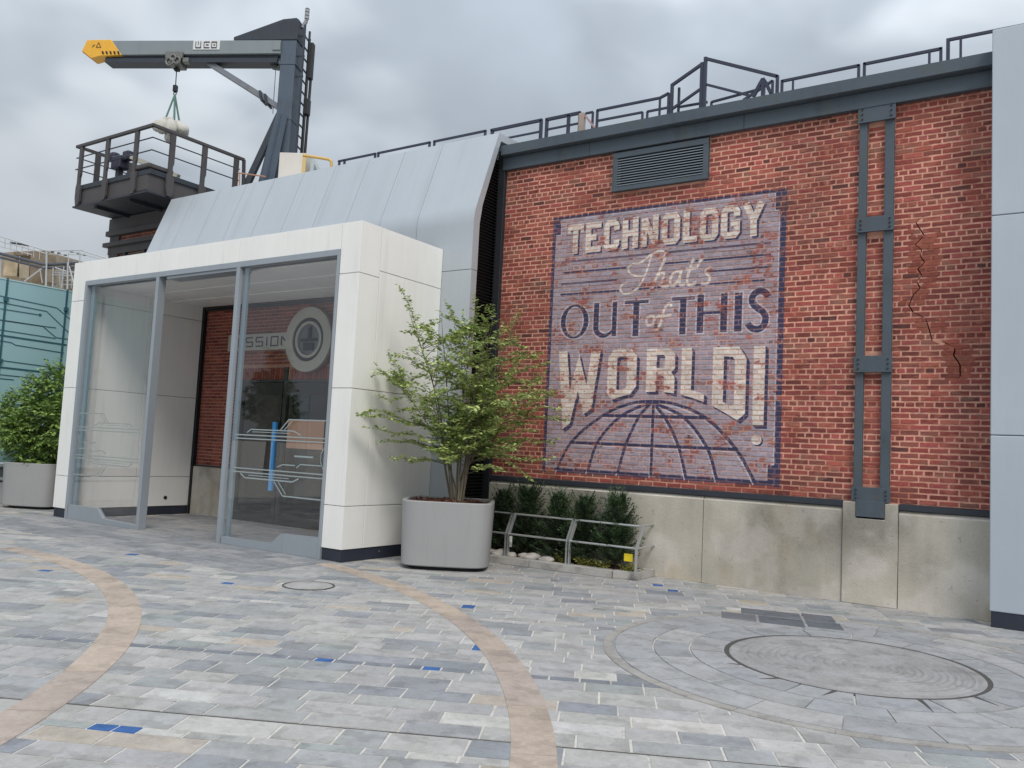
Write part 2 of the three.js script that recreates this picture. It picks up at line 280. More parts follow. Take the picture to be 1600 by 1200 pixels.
{ // dark slabs beyond the ring, and the grey apron in front of the entrance
  const r = rng(77), T = new Tri(), slate = [lin(104, 108, 114), lin(112, 115, 121), lin(98, 103, 110)];
  const q = [[-3.1, -8.62, -2.75, -8.98], [-2.74, -8.6, -2.3, -8.98], [-2.9, -9.0, -2.3, -9.32], [-2.29, -8.66, -1.95, -9.0], [-2.29, -9.01, -1.98, -9.38]];
  for (const [x0, z0, x1, z1] of q) { const TT = new Tri(), k = slate[Math.floor(r() * 3)]; stone(TT, [[x0, z1], [x0, z0], [x1 - .008, z0], [x1 - .008, z1]].map(([x, z]) => [x + (z + 9) * 0.35, z - (x + 2.5) * 0.25]), k, 0.008, 0.005, 0.014, r() * 5); mesh('slate_slab', TT.geo(), M.paver, paving, true); }
  const ag = [lin(146, 148, 151), lin(138, 141, 145), lin(154, 155, 157), lin(160, 160, 160)];
  for (let z = -6.64, k = 0; z > -10.66; z -= 0.3, k++) for (let x = -15.5 + (k % 2) * 0.3 - 0.3; x < -8.1; x += 0.6) {
    const x0 = Math.max(-15.5, x), x1 = Math.min(-8.12, x + 0.6), z1 = Math.max(-10.66, z - 0.3); if (x1 - x0 < 0.05) continue;
    if (z < -8.2 && (x0 < -14.78 || x1 > -8.45) ) { if (x0 < -14.9 || x1 > -8.2) continue; }
    stone(T, [[x0 + .003, z1 + .003], [x0 + .003, z - .003], [x1 - .003, z - .003], [x1 - .003, z1 + .003]], ag[Math.floor(r() * 4)], 0.004 + r() * 0.001, 0.003, 0.012, r() * 7);
  }
  tag(mesh('apron_slabs', T.geo(), M.paver, paving, true), null, null, null, 'stuff');
}
{ // small round inspection cover
  const t = thing('inspection_cover', 'small round flush inspection cover set in the paving before the white entrance', 'manhole cover', [-6.98, 0, -6.62]);
  mesh('frame_ring', new THREE.LatheGeometry([[0.285, -0.01], [0.285, 0.007], [0.268, 0.007], [0.268, -0.01]].map((p) => new THREE.Vector2(...p)), 40), M.sealant, t);
  mesh('lid', new THREE.LatheGeometry([[0.258, -0.01], [0.258, 0.006], [0.25, 0.009], [0.001, 0.009]].map((p) => new THREE.Vector2(...p)), 40), std(srgb(170, 170, 168), 0.9, { map: stoneTex }), t);
}

// ================================================================ BRICK BUILDING
const building = thing('brick_building', 'red brick building with painted advertising mural, dark steel cornice and concrete base', 'building', [0, 0, 0]);
const WX0 = -7.64, WX1 = -0.6, WY0 = 1.1, WY1 = 6.12, CH = 0.0664;
const crackR = [[-1.418, 4.613], [-1.529, 4.529], [-1.441, 4.365], [-1.534, 4.259], [-1.465, 4.194], [-1.481, 4.119], [-1.429, 4.038], [-1.505, 3.968], [-1.462, 3.888], [-1.512, 3.815], [-1.477, 3.736], [-1.545, 3.664], [-1.595, 3.533], [-1.551, 3.454], [-1.414, 3.372], [-1.37, 3.219], [-1.344, 3.106], [-1.235, 3.089], [-1.104, 3.024], [-1.119, 2.932], [-1.053, 2.821], [-1.052, 2.692], [-1.092, 2.638]];
const crackL = [[-6.884, 5.958], [-6.869, 5.676], [-6.909, 5.605], [-6.963, 5.536], [-6.953, 5.344]];
function crackX(c, y) { if (y > c[0][1] || y < c[c.length - 1][1]) return null; for (let i = 0; i < c.length - 1; i++) if (y <= c[i][1] && y >= c[i + 1][1]) return mix(c[i + 1][0], c[i][0], (y - c[i + 1][1]) / (c[i][1] - c[i + 1][1])); return null; }
function layBricks(xa, xb, ya, yb, exclude, seed) {     // American bond: every sixth course is headers
  const r = rng(seed), out = []; const rows = Math.round((yb - ya) / CH);
  for (let i = 0; i < rows; i++) {
    const head = i % 6 === 5, P = head ? 0.1035 : 0.207, y0 = ya + i * CH + 0.0076, y1 = ya + (i + 1) * CH - 0.0076;
    for (let x = xa - (head ? 0.05 : (i % 2) * 0.1035); x < xb; x += P) {
      const a = Math.max(xa, x) + 0.0072 + (r() - .5) * 0.004, b = Math.min(xb, x + P) - 0.0072 + (r() - .5) * 0.004; if (b - a < 0.02) continue;
      let parts = [[a, b]];
      for (const e of exclude) if (y1 > e[2] && y0 < e[3]) parts = parts.flatMap(([p, q]) => q <= e[0] || p >= e[1] ? [[p, q]] : [[p, Math.min(q, e[0] - .004)], [Math.max(p, e[1] + .004), q]].filter(([m, n]) => n - m > 0.02));
      const ya0 = y0 + (r() - .5) * 0.003, yb0 = y1 + (r() - .5) * 0.003, t = r(), w = r();
      for (const [p, q] of parts) out.push({ a: p, b: q, y0: ya0, y1: yb0, t, w, head: head || q - p < .12 });
    }
  }
  return out;
}
const palette = [[159, 80, 72], [151, 74, 67], [164, 88, 77], [141, 69, 62], [157, 84, 72], [149, 86, 76], [130, 66, 59], [163, 82, 78], [138, 79, 70]];
const wallBricks = layBricks(-7.47, -0.72, 1.2, 6.05, [[-5.56, -4.11, 5.41, 6.1], [-2.17, -2.075, 1.2, 6.05], [-1.875, -1.77, 1.2, 6.05], [-2.17, -1.77, 5.82, 6.05], [-2.17, -1.77, 4.44, 4.64], [-2.17, -1.77, 2.73, 2.94], [-2.17, -1.77, 1.0, 1.38]], 101);
{ // ---- what is painted on the wall
  const MX0 = -6.62, MX1 = -2.98, MY0 = 1.26, MY1 = 5.2, S = 290, cw = Math.round((MX1 - MX0) * S), ch = Math.round((MY1 - MY0) * S);
  const X = (x) => (x - MX0) * S, Y = (y) => (MY1 - y) * S;
  const NAVY = 'rgb(46,58,98)', CREAM = 'rgb(236,230,220)', PANEL = 'rgb(178,182,200)', PALE = 'rgb(206,204,214)';
  const G = { T: [[[0, 0], [1, 0]], [[.5, 0], [.5, 1]]], E: [[[1, 0], [0, 0], [0, 1], [1, 1]], [[0, .5], [.82, .5]]], C: [[[1, .3], [1, .12], [.82, 0], [.18, 0], [0, .12], [0, .88], [.18, 1], [.82, 1], [1, .88], [1, .7]]], H: [[[0, 0], [0, 1]], [[1, 0], [1, 1]], [[0, .5], [1, .5]]], N: [[[0, 1], [0, 0], [1, 1], [1, 0]]], O: [[[.18, 0], [.82, 0], [1, .12], [1, .88], [.82, 1], [.18, 1], [0, .88], [0, .12], [.18, 0], [.5, 0]]], L: [[[0, 0], [0, 1], [1, 1]]], G: [[[1, .3], [1, .12], [.82, 0], [.18, 0], [0, .12], [0, .88], [.18, 1], [.82, 1], [1, .88], [1, .55], [.5, .55]]], Y: [[[0, 0], [.5, .52], [1, 0]], [[.5, .5], [.5, 1]]], R: [[[0, 1], [0, 0], [.8, 0], [1, .1], [1, .42], [.8, .53], [0, .53]], [[.55, .53], [.8, .56], [1, .68], [1, 1]]], D: [[[0, 0], [.78, 0], [1, .12], [1, .88], [.78, 1], [0, 1], [0, 0], [.4, 0]]], W: [[[0, 0], [.2, 1], [.5, .3], [.8, 1], [1, 0]]], '!': [[[.5, 0], [.5, 1]]] };
  const mk = () => { const c = document.createElement('canvas'); c.width = cw; c.height = ch; return c.getContext('2d'); };
  function glyph(c, ch0, x, y, w, h, t) { c.lineWidth = t; c.lineJoin = 'miter'; c.miterLimit = ch0 === 'N' ? 1.6 : 10; c.lineCap = 'butt'; for (const l of G[ch0]) { c.beginPath(); l.forEach(([a, b], i) => { let px = x + t / 2 + a * (w - t), py = y + t / 2 + b * (h - t); if (ch0 !== 'O' && ch0 !== 'D') { if (i === 0 || i === l.length - 1) { if (b === 0 && l.length < 9) py -= (l[i === 0 ? 1 : i - 1][1] !== 0 ? t / 2 : 0); if (b === 1) py += (l[i === 0 ? 1 : i - 1][1] !== 1 ? t / 2 : 0); if (a === 1 && l[i === 0 ? 1 : i - 1][1] === b) px += t / 2; if (a === 0 && l[i === 0 ? 1 : i - 1][1] === b) px -= t / 2; } } i ? c.lineTo(px, py) : c.moveTo(px, py); }); c.stroke(); } }
  const A = mk();
  A.fillStyle = NAVY; A.fillRect(X(-6.56), Y(5.15), 3.5 * S, 0.045 * S); A.fillRect(X(-6.56), Y(5.15), 0.05 * S, 3.85 * S); A.fillRect(X(-3.13), Y(5.15), 0.075 * S, 3.85 * S); A.fillRect(X(-6.35), Y(1.37), 3.2 * S, 0.06 * S);
  A.fillStyle = PANEL; A.fillRect(X(-6.51), Y(5.105), 3.38 * S, 3.735 * S);
  A.fillStyle = NAVY; A.fillRect(X(-6.56), Y(5.15), 0.14 * S, 0.27 * S); A.fillRect(X(-3.2), Y(5.15), 0.15 * S, 0.27 * S); A.fillRect(X(-3.21), Y(1.57), 0.14 * S, 0.24 * S);
  A.strokeStyle = PALE; A.lineWidth = 0.012 * S; A.beginPath(); A.moveTo(X(-6.5), Y(4.87)); A.lineTo(X(-6.42), Y(4.87)); A.lineTo(X(-6.42), Y(5.1)); A.lineTo(X(-3.2), Y(5.1)); A.lineTo(X(-3.2), Y(4.87)); A.lineTo(X(-3.14), Y(4.87)); A.lineTo(X(-3.14), Y(1.58)); A.lineTo(X(-3.22), Y(1.58)); A.lineTo(X(-3.22), Y(1.38)); A.stroke();
  // stripes
  A.fillStyle = NAVY; for (const [x0, x1, y] of [[-6.39, -4.94, 4.45], [-6.34, -5.31, 4.285], [-6.38, -5.45, 4.115], [-6.39, -5.38, 3.955], [-4.68, -3.24, 4.45], [-4.72, -3.24, 4.295], [-4.16, -3.24, 4.13], [-5.2, -3.31, 3.96]]) A.fillRect(X(x0), Y(y + .013), (x1 - x0) * S, 0.026 * S);
  // TECHNOLOGY
  const word = 'TECHNOLOGY', xs = [-6.30, -5.99, -5.69, -5.39, -5.09, -4.78, -4.46, -4.22, -3.92, -3.63], wd = [.27, .25, .25, .25, .26, .27, .2, .26, .26, .3];
  for (const [dx, dy, col] of [[0.028, 0.022, NAVY], [0, 0, CREAM]]) { A.strokeStyle = col; [...word].forEach((g, i) => glyph(A, g, X(xs[i] + dx), Y(5.01 - dy), wd[i] * S, 0.45 * S, 0.088 * S)); }
  for (const x of [-6.30, -6.08]) { A.fillStyle = CREAM; A.fillRect(X(x), Y(5.01), .05 * S, .13 * S); }
  // That's, of
  for (const [w, col] of [[0.055, PANEL], [0.028, CREAM]]) {
    A.strokeStyle = col; A.lineWidth = w * S; A.lineCap = 'round'; A.lineJoin = 'round'; const C = (p) => { A.beginPath(); A.moveTo(X(p[0]), Y(p[1])); for (let i = 2; i < p.length; i += 6) A.bezierCurveTo(X(p[i]), Y(p[i + 1]), X(p[i + 2]), Y(p[i + 3]), X(p[i + 4]), Y(p[i + 5])); A.stroke(); };
    C([-5.02, 4.14, -5.3, 4.12, -5.36, 4.34, -5.16, 4.33, -5.02, 4.32, -4.95, 4.49, -4.78, 4.48, -4.68, 4.47, -4.70, 4.38, -4.80, 4.38]);
    C([-4.92, 4.44, -4.98, 4.2, -5.06, 3.92, -5.28, 3.90, -5.42, 3.90, -5.42, 4.06, -5.3, 4.06]);
    A.lineWidth = w * 1.3 * S;
    C([-4.72, 4.36, -4.79, 4.2, -4.84, 4.08, -4.90, 3.96]); C([-4.86, 4.06, -4.78, 4.2, -4.70, 4.2, -4.73, 4.1, -4.78, 3.98, -4.74, 3.96, -4.66, 3.98]);
    C([-4.48, 4.16, -4.56, 4.22, -4.66, 4.08, -4.62, 3.99, -4.57, 3.93, -4.48, 4.06, -4.47, 4.17, -4.52, 3.98, -4.48, 3.96, -4.42, 3.99]);
    C([-4.30, 4.32, -4.36, 4.16, -4.42, 3.98, -4.34, 3.97, -4.30, 3.97, -4.28, 3.99, -4.26, 4.0]); C([-4.40, 4.19, -4.34, 4.19, -4.30, 4.19, -4.24, 4.2]); C([-4.19, 4.3, -4.2, 4.27, -4.21, 4.25, -4.23, 4.23]);
    C([-4.04, 4.18, -4.12, 4.2, -4.14, 4.12, -4.08, 4.08, -4.02, 4.02, -4.08, 3.96, -4.16, 3.98]);
    C([-4.84, 3.55, -4.94, 3.6, -5.0, 3.5, -4.94, 3.44, -4.86, 3.42, -4.82, 3.5, -4.86, 3.56, -4.84, 3.54, -4.80, 3.54, -4.77, 3.56]);
    C([-4.60, 3.70, -4.64, 3.78, -4.70, 3.68, -4.72, 3.56, -4.75, 3.42, -4.78, 3.34, -4.84, 3.36]); C([-4.78, 3.55, -4.72, 3.55, -4.66, 3.55, -4.61, 3.57]);
  }
  // OUT THIS: thick and thin strokes with a pale outline
  const fillR = (x0, x1, y0, y1) => A.rect(X(x0), Y(y1), (x1 - x0) * S, (y1 - y0) * S);
  const shapes = [() => { A.ellipse(X(-6.12), Y(3.54), .235 * S, .255 * S, 0, 0, 7); A.ellipse(X(-6.12), Y(3.54), .155 * S, .225 * S, 0, 0, 7); }, () => { fillR(-5.80, -5.72, 3.42, 3.8); fillR(-5.50, -5.43, 3.30, 3.8); }, () => { A.arc(X(-5.64), Y(3.44), .16 * S, 0, Math.PI); A.arc(X(-5.61), Y(3.46), .12 * S, Math.PI, 0, true); }, () => fillR(-5.31, -4.94, 3.755, 3.80), () => fillR(-5.17, -5.08, 3.29, 3.755), () => fillR(-4.59, -4.26, 3.765, 3.81), () => fillR(-4.47, -4.38, 3.29, 3.765), () => fillR(-4.22, -4.13, 3.3, 3.82), () => fillR(-3.89, -3.80, 3.3, 3.82), () => fillR(-4.13, -3.89, 3.55, 3.59), () => fillR(-3.70, -3.60, 3.3, 3.82)];
  for (const [st, fl] of [[1, 0], [0, 1]]) for (const s of shapes) { A.beginPath(); s(); if (st) { A.strokeStyle = PALE; A.lineWidth = .04 * S; A.lineJoin = 'miter'; A.stroke(); } else { A.fillStyle = NAVY; A.fill('evenodd'); } }
  for (const [w, col] of [[.125, PALE], [.085, NAVY]]) { A.strokeStyle = col; A.lineWidth = w * S; A.lineCap = 'butt'; A.beginPath(); A.moveTo(X(-3.26), Y(3.74)); A.bezierCurveTo(X(-3.32), Y(3.88), X(-3.5), Y(3.82), X(-3.47), Y(3.69)); A.bezierCurveTo(X(-3.44), Y(3.58), X(-3.28), Y(3.58), X(-3.29), Y(3.44)); A.bezierCurveTo(X(-3.3), Y(3.29), X(-3.46), Y(3.28), X(-3.52), Y(3.4)); A.stroke(); }
  // globe
  const globe = (dx, dy, col, lw) => { A.strokeStyle = col; A.lineWidth = lw * S; A.lineCap = 'butt'; A.lineJoin = 'round'; const L = (pts) => { A.beginPath(); const c = new THREE.CatmullRomCurve3(pts.map((p) => V(p[0], p[1], 0))).getPoints(24); c.forEach((p, i) => i ? A.lineTo(X(p.x + dx), Y(p.y + dy)) : A.moveTo(X(p.x + dx), Y(p.y + dy))); A.stroke(); };
    L([[-6.31, 1.34], [-6.1, 1.74], [-5.58, 2.16], [-5.2, 2.32], [-4.83, 2.37], [-4.45, 2.32], [-4.06, 2.16], [-3.62, 1.75], [-3.37, 1.34]]);
    L([[-5.8, 1.34], [-5.66, 1.76], [-5.3, 2.15], [-4.83, 2.36]]); L([[-5.32, 1.34], [-5.21, 1.74], [-5.02, 2.15], [-4.83, 2.36]]); L([[-4.81, 1.34], [-4.81, 2.36]]); L([[-4.3, 1.34], [-4.42, 1.75], [-4.63, 2.14], [-4.83, 2.36]]); L([[-3.87, 1.34], [-4.01, 1.74], [-4.36, 2.15], [-4.83, 2.36]]);
    L([[-5.6, 2.155], [-4.06, 2.155]]); L([[-6.11, 1.748], [-3.62, 1.748]]); };
  globe(-0.022, -0.03, PALE, 0.02); globe(0, 0, NAVY, 0.043);
  // WORLD! is drawn upright and then stretched to the curve over the globe
  const wl = [['W', -6.36, .70], ['O', -5.54, .46], ['R', -4.93, .42], ['L', -4.42, .34], ['D', -3.97, .45], ['!', -3.42, .14]], Hh = 1.0;
  const B = [NAVY, CREAM].map((col) => { const c = mk(); c.strokeStyle = 'rgb(255,255,255)'; for (const [g, x, w] of wl) glyph(c, g, X(x), 0, w * S, Hh * S, (g === 'W' ? .145 : .15) * S); return c.getImageData(0, 0, cw, Math.ceil(Hh * S) + 2); });
  const img = A.getImageData(0, 0, cw, ch), P = img.data;
  const bot = (x) => x > -3.46 ? 2.07 : 2.50 - 0.27 * (x + 4.8) ** 2, top = 3.10;
  const sample = (x, y) => { const b = bot(x); if (y > top || y < b) return 0; const sx = Math.round(X(x)), sy = Math.round((top - y) / (top - b) * Hh * S); if (sx < 0 || sx >= cw || sy < 0) return 0; return B[0].data[4 * (sy * cw + sx) + 3] / 255; };
  for (let j = 0; j < ch; j++) for (let i = 0; i < cw; i++) {
    const x = MX0 + (i + .5) / S, y = MY1 - (j + .5) / S, o = 4 * (j * cw + i); if (y > 3.16 || y < 1.75) continue;
    let sh = 0; for (let k = 1; k <= 4; k++) sh = Math.max(sh, sample(x - 0.011 * k, y + 0.011 * k));
    const dx = Math.hypot(x + 3.365, y - 1.885), c = Math.max(sample(x, y), dx < 0.066 ? 1 : 0); sh = Math.max(sh, Math.hypot(x + 3.345, y - 1.868) < .066 ? 1 : 0);
    if (sh > 0.1) { P[o] = mix(P[o], 46, sh); P[o + 1] = mix(P[o + 1], 58, sh); P[o + 2] = mix(P[o + 2], 98, sh); P[o + 3] = 255; }
    if (c > 0.1) { P[o] = mix(P[o], 236, c); P[o + 1] = mix(P[o + 1], 230, c); P[o + 2] = mix(P[o + 2], 220, c); P[o + 3] = 255; }
  }
  // ---- colour of bricks and of mortar over the whole wall
  const TW = 2048, TH = Math.round(TW * (WY1 - WY0) / (WX1 - WX0)), bd = new Uint8Array(TW * TH * 4), md = new Uint8Array(TW * TH * 4), id = new Int16Array(TW * TH).fill(-1), px = TW / (WX1 - WX0);
  wallBricks.forEach((b, n) => { for (let j = Math.max(0, Math.floor((b.y0 - .006 - WY0) * px)); j <= Math.min(TH - 1, (b.y1 + .006 - WY0) * px); j++) for (let i = Math.max(0, Math.floor((b.a - .006 - WX0) * px)); i <= Math.min(TW - 1, (b.b + .006 - WX0) * px); i++) id[j * TW + i] = n; });
  for (let j = 0; j < TH; j++) for (let i = 0; i < TW; i++) {
    const x = WX0 + (i + .5) / px, y = WY0 + (j + .5) / px, o = 4 * (j * TW + i), n = id[j * TW + i], b = n >= 0 ? wallBricks[n] : null;
    const g1 = fbm(x * 30, y * 60, 3, 41), g2 = vnoise(x * 170, y * 170, 43), big = fbm(x * 1.1, y * 1.1, 4, 47), sm = fbm(x * 7, y * 13, 4, 53);
    let c = b ? palette[Math.floor(b.t * palette.length)] : [150, 78, 64], k = 0.93 + 0.2 * (g1 - .5) + 0.1 * (g2 - .5) + 0.34 * (big - .5) + (b ? 0.18 * (b.w - .5) : 0);
    let rr = c[0] * k, gg = c[1] * k, bb = c[2] * k;
    const wash = sstep(0.58, 0.7, sm) * 0.5; rr = mix(rr, 178, wash); gg = mix(gg, 112, wash); bb = mix(bb, 92, wash);        // mortar smears
    if (b && b.t > 0.965) { rr *= .72; gg *= .74; bb *= .78; }
    const grey = sstep(0.62, 0.72, fbm(x * 5 + 9, y * 9, 4, 59)) * 0.55; rr = mix(rr, 132, grey); gg = mix(gg, 104, grey); bb = mix(bb, 88, grey);
    let mk0 = 0.95 + 0.16 * (g1 - .5) + 0.1 * (g2 - .5) + 0.34 * (big - .5), mr = 220 * mk0, mg = 163 * mk0, mb = 142 * mk0;
    const dirt = sstep(0.56, 0.7, fbm(x * 3.1 + 2, y * 4.3, 4, 67)) * 0.75; mr = mix(mr, 172, dirt); mg = mix(mg, 108, dirt); mb = mix(mb, 90, dirt);
    { const cx = crackX(crackR, y), dc = cx === null ? 9 : Math.abs(x - cx - 0.03), pt = sstep(0.50, 0.58, fbm(x * 6 + 4, y * 7, 4, 87) + (dc < 0.16 ? 0.05 : -0.3)) * 0.8; if (pt > 0) { const q = .9 + .25 * (g1 - .5); mr = mix(mr, 158 * q, pt); mg = mix(mg, 88 * q, pt); mb = mix(mb, 70 * q, pt); rr = mix(rr, 156 * q, pt * .6); gg = mix(gg, 86 * q, pt * .6); bb = mix(bb, 69 * q, pt * .6); } }
    if (x > MX0 && x < MX1 && y > MY0 && y < MY1) {
      const mi = Math.min(cw - 1, Math.floor(X(x))), mj = Math.min(ch - 1, Math.floor(Y(y))), q = 4 * (mj * cw + mi), al = P[q + 3] / 255;
      if (al > 0) {
        const wn = fbm(x * 4.2, y * 7, 5, 73), wf = fbm(x * 22, y * 34, 3, 79), lum = (P[q] + P[q + 1] + P[q + 2]) / 3;
        let keep = b ? 1 - 0.85 * sstep(0.53, 0.70, wn * 0.55 + wf * 0.45 + (b.w > 0.86 ? 0.09 : 0) - (lum > 190 || lum < 90 ? 0.045 : 0)) : 1 - 0.5 * sstep(0.5, 0.64, wn * 0.5 + wf * .5);
        keep *= (lum > 190 ? 0.93 : lum < 110 ? 0.88 : 0.77) * al; const pk = 0.93 + 0.22 * (wf - .5) + 0.1 * (g2 - .5) + (b ? 0.12 * (b.t - .5) : 0);
        rr = mix(rr, P[q] * pk, keep); gg = mix(gg, P[q + 1] * pk, keep); bb = mix(bb, P[q + 2] * pk, keep);
        const mkp = keep * 0.58; mr = mix(mr * .93, P[q] * pk * 1.06, mkp); mg = mix(mg * .93, P[q + 1] * pk * 1.03, mkp); mb = mix(mb * .95, P[q + 2] * pk * 1.03, mkp);
      }
    }
    bd[o] = Math.min(255, rr); bd[o + 1] = Math.min(255, gg); bd[o + 2] = Math.min(255, bb); bd[o + 3] = 255; md[o] = Math.min(255, mr); md[o + 1] = Math.min(255, mg); md[o + 2] = Math.min(255, mb); md[o + 3] = 255;
  }
  const tx = (d) => { const t = new THREE.DataTexture(d, TW, TH); t.colorSpace = THREE.SRGBColorSpace; t.magFilter = THREE.LinearFilter; t.minFilter = THREE.LinearMipmapLinearFilter; t.generateMipmaps = true; t.needsUpdate = true; return t; };
  const bump = fineBump.clone(); bump.repeat.set(14, 10); bump.needsUpdate = true;
  M.brick = std(0xffffff, 0.88, { map: tx(bd), bumpMap: bump, bumpScale: 0.003 });
  M.mortar = std(0xffffff, 0.95, { map: tx(md), bumpMap: bump, bumpScale: 0.003 });
}
const wallUV = (p) => [(p[0] - WX0) / (WX1 - WX0), (p[1] - WY0) / (WY1 - WY0)];
function brickFacets(T, poly, z, rise, r, col = [1, 1, 1], uvf = wallUV) {   // poly: x-y corners, counter-clockwise; edges are broken up and worn
  const pts = []; for (let i = 0; i < poly.length; i++) { const a = poly[i], b = poly[(i + 1) % poly.length], L = Math.hypot(b[0] - a[0], b[1] - a[1]), n = L > 0.12 ? 3 : L > 0.05 ? 2 : 1; for (let k = 0; k < n; k++) { const t = k / n, w = k === 0 ? 0.005 : 0.0045; pts.push([mix(a[0], b[0], t) + (r() - .5) * w, mix(a[1], b[1], t) + (r() - .5) * w]); } }
  const cx = pts.reduce((s, p) => s + p[0], 0) / pts.length, cy = pts.reduce((s, p) => s + p[1], 0) / pts.length, zz = z + (r() - .5) * 0.004, N = pts.length;
  const inn = pts.map(([x, y]) => [x + Math.sign(cx - x) * Math.min(0.004, Math.abs(cx - x) * .4), y + Math.sign(cy - y) * 0.004, zz + (r() - .5) * 0.0025]), out = pts.map(([x, y]) => [x, y, z - rise]), m = [cx, cy, zz];
  for (let i = 0; i < N; i++) { const j = (i + 1) % N; T.tri(m, inn[i], inn[j], col, uvf(m), uvf(inn[i]), uvf(inn[j])); T.tri(inn[i], out[i], out[j], col, uvf(inn[i]), uvf(out[i]), uvf(out[j])); T.tri(inn[i], out[j], inn[j], col, uvf(inn[i]), uvf(out[j]), uvf(inn[j])); }
}
{ // ---- bricks
  const r = rng(202), rest = new Tri(), list = [];
  for (const b of wallBricks) {
    let polys = [[[b.a, b.y0], [b.b, b.y0], [b.b, b.y1], [b.a, b.y1]]];
    for (const c of [crackR, crackL]) { const x0 = crackX(c, b.y0), x1 = crackX(c, b.y1); if (x0 !== null && x1 !== null && Math.min(x0, x1) < b.b + .01 && Math.max(x0, x1) > b.a - .01) { const g = 0.006; polys = []; const L0 = Math.min(b.b, x0 - g), L1 = Math.min(b.b, x1 - g), R0 = Math.max(b.a, x0 + g), R1 = Math.max(b.a, x1 + g); if (Math.min(L0, L1) > b.a + .012) polys.push([[b.a, b.y0], [L0, b.y0], [L1, b.y1], [b.a, b.y1]]); if (Math.max(R0, R1) < b.b - .012) polys.push([[R0, b.y0], [b.b, b.y0], [b.b, b.y1], [R1, b.y1]]); } }
    const ex = Math.hypot((b.a + b.b) / 2, W0) ; list.push({ polys, s: b.head ? 0 : (b.b - b.a) / ex, seed: Math.floor(r() * 1e6) });
  }
  const order = list.slice().sort((a, b) => b.s - a.s); const near = new Set(order.slice(0, 300));
  for (const e of list) { const q = rng(e.seed); if (near.has(e)) { const T = new Tri(); for (const p of e.polys) brickFacets(T, p, W0, 0.014, q); mesh('brick', T.geo(false), M.brick, building, true); } else for (const p of e.polys) brickFacets(rest, p, W0, 0.014, q); }
  tag(mesh('brickwork', rest.geo(false), M.brick, building, true), null, null, null, 'stuff');
  // mortar bed, open along the cracks
  const s = new THREE.Shape([[-7.5, 1.18], [-0.7, 1.18], [-0.7, 6.1], [-7.5, 6.1]].map((p) => new THREE.Vector2(...p)));
  for (const c of [crackR, crackL]) { const q = rng(5), w = (i) => (i === 0 || i === c.length - 1) ? 0.001 : 0.0045 + 0.006 * q(); const L = c.map((p, i) => new THREE.Vector2(p[0] - w(i), p[1])), Rr = c.map((p, i) => new THREE.Vector2(p[0] + w(i), p[1])).reverse(); s.holes.push(new THREE.Path([...L, ...Rr])); }
  s.holes.push(new THREE.Path([[-5.5, 5.46], [-5.5, 5.91], [-4.17, 5.91], [-4.17, 5.46]].map((p) => new THREE.Vector2(...p))));
  const g = new THREE.ExtrudeGeometry(s, { depth: 0.04, bevelEnabled: false }).translate(0, 0, W0 - 0.005 - 0.04).toNonIndexed(); const p = g.attributes.position, uv = g.attributes.uv; for (let i = 0; i < p.count; i++) { const u = wallUV([p.getX(i), p.getY(i)]); uv.setXY(i, u[0], u[1]); }
  mesh('mortar', g, M.mortar, building, true);
}
mesh('wall_core', [box(-7.6, -0.6, 0, 6.2, -25, -11.4), box(-7.6, -5.5, 0, 6.2, -11.4, W0 - 0.052), box(-4.17, -0.6, 0, 6.2, -11.4, W0 - 0.052), box(-5.5, -4.17, 0, 5.46, -11.4, W0 - 0.052), box(-5.5, -4.17, 5.91, 6.2, -11.4, W0 - 0.052), box(-16, -7.6, 3.2, 6.2, -25, -10.80), box(-16, -13.66, 0, 3.2, -11.0, -10.80), box(-8.3, -7.6, 0, 3.2, -25, -10.80), box(-16, -8.3, 0, 3.2, -25, -14.2)], M.dark, building);
mesh('roof', box(-16.1, -0.3, 6.2, 6.28, -25, -10.82), std(srgb(120, 120, 120), 0.9, { map: stoneTex }), building);
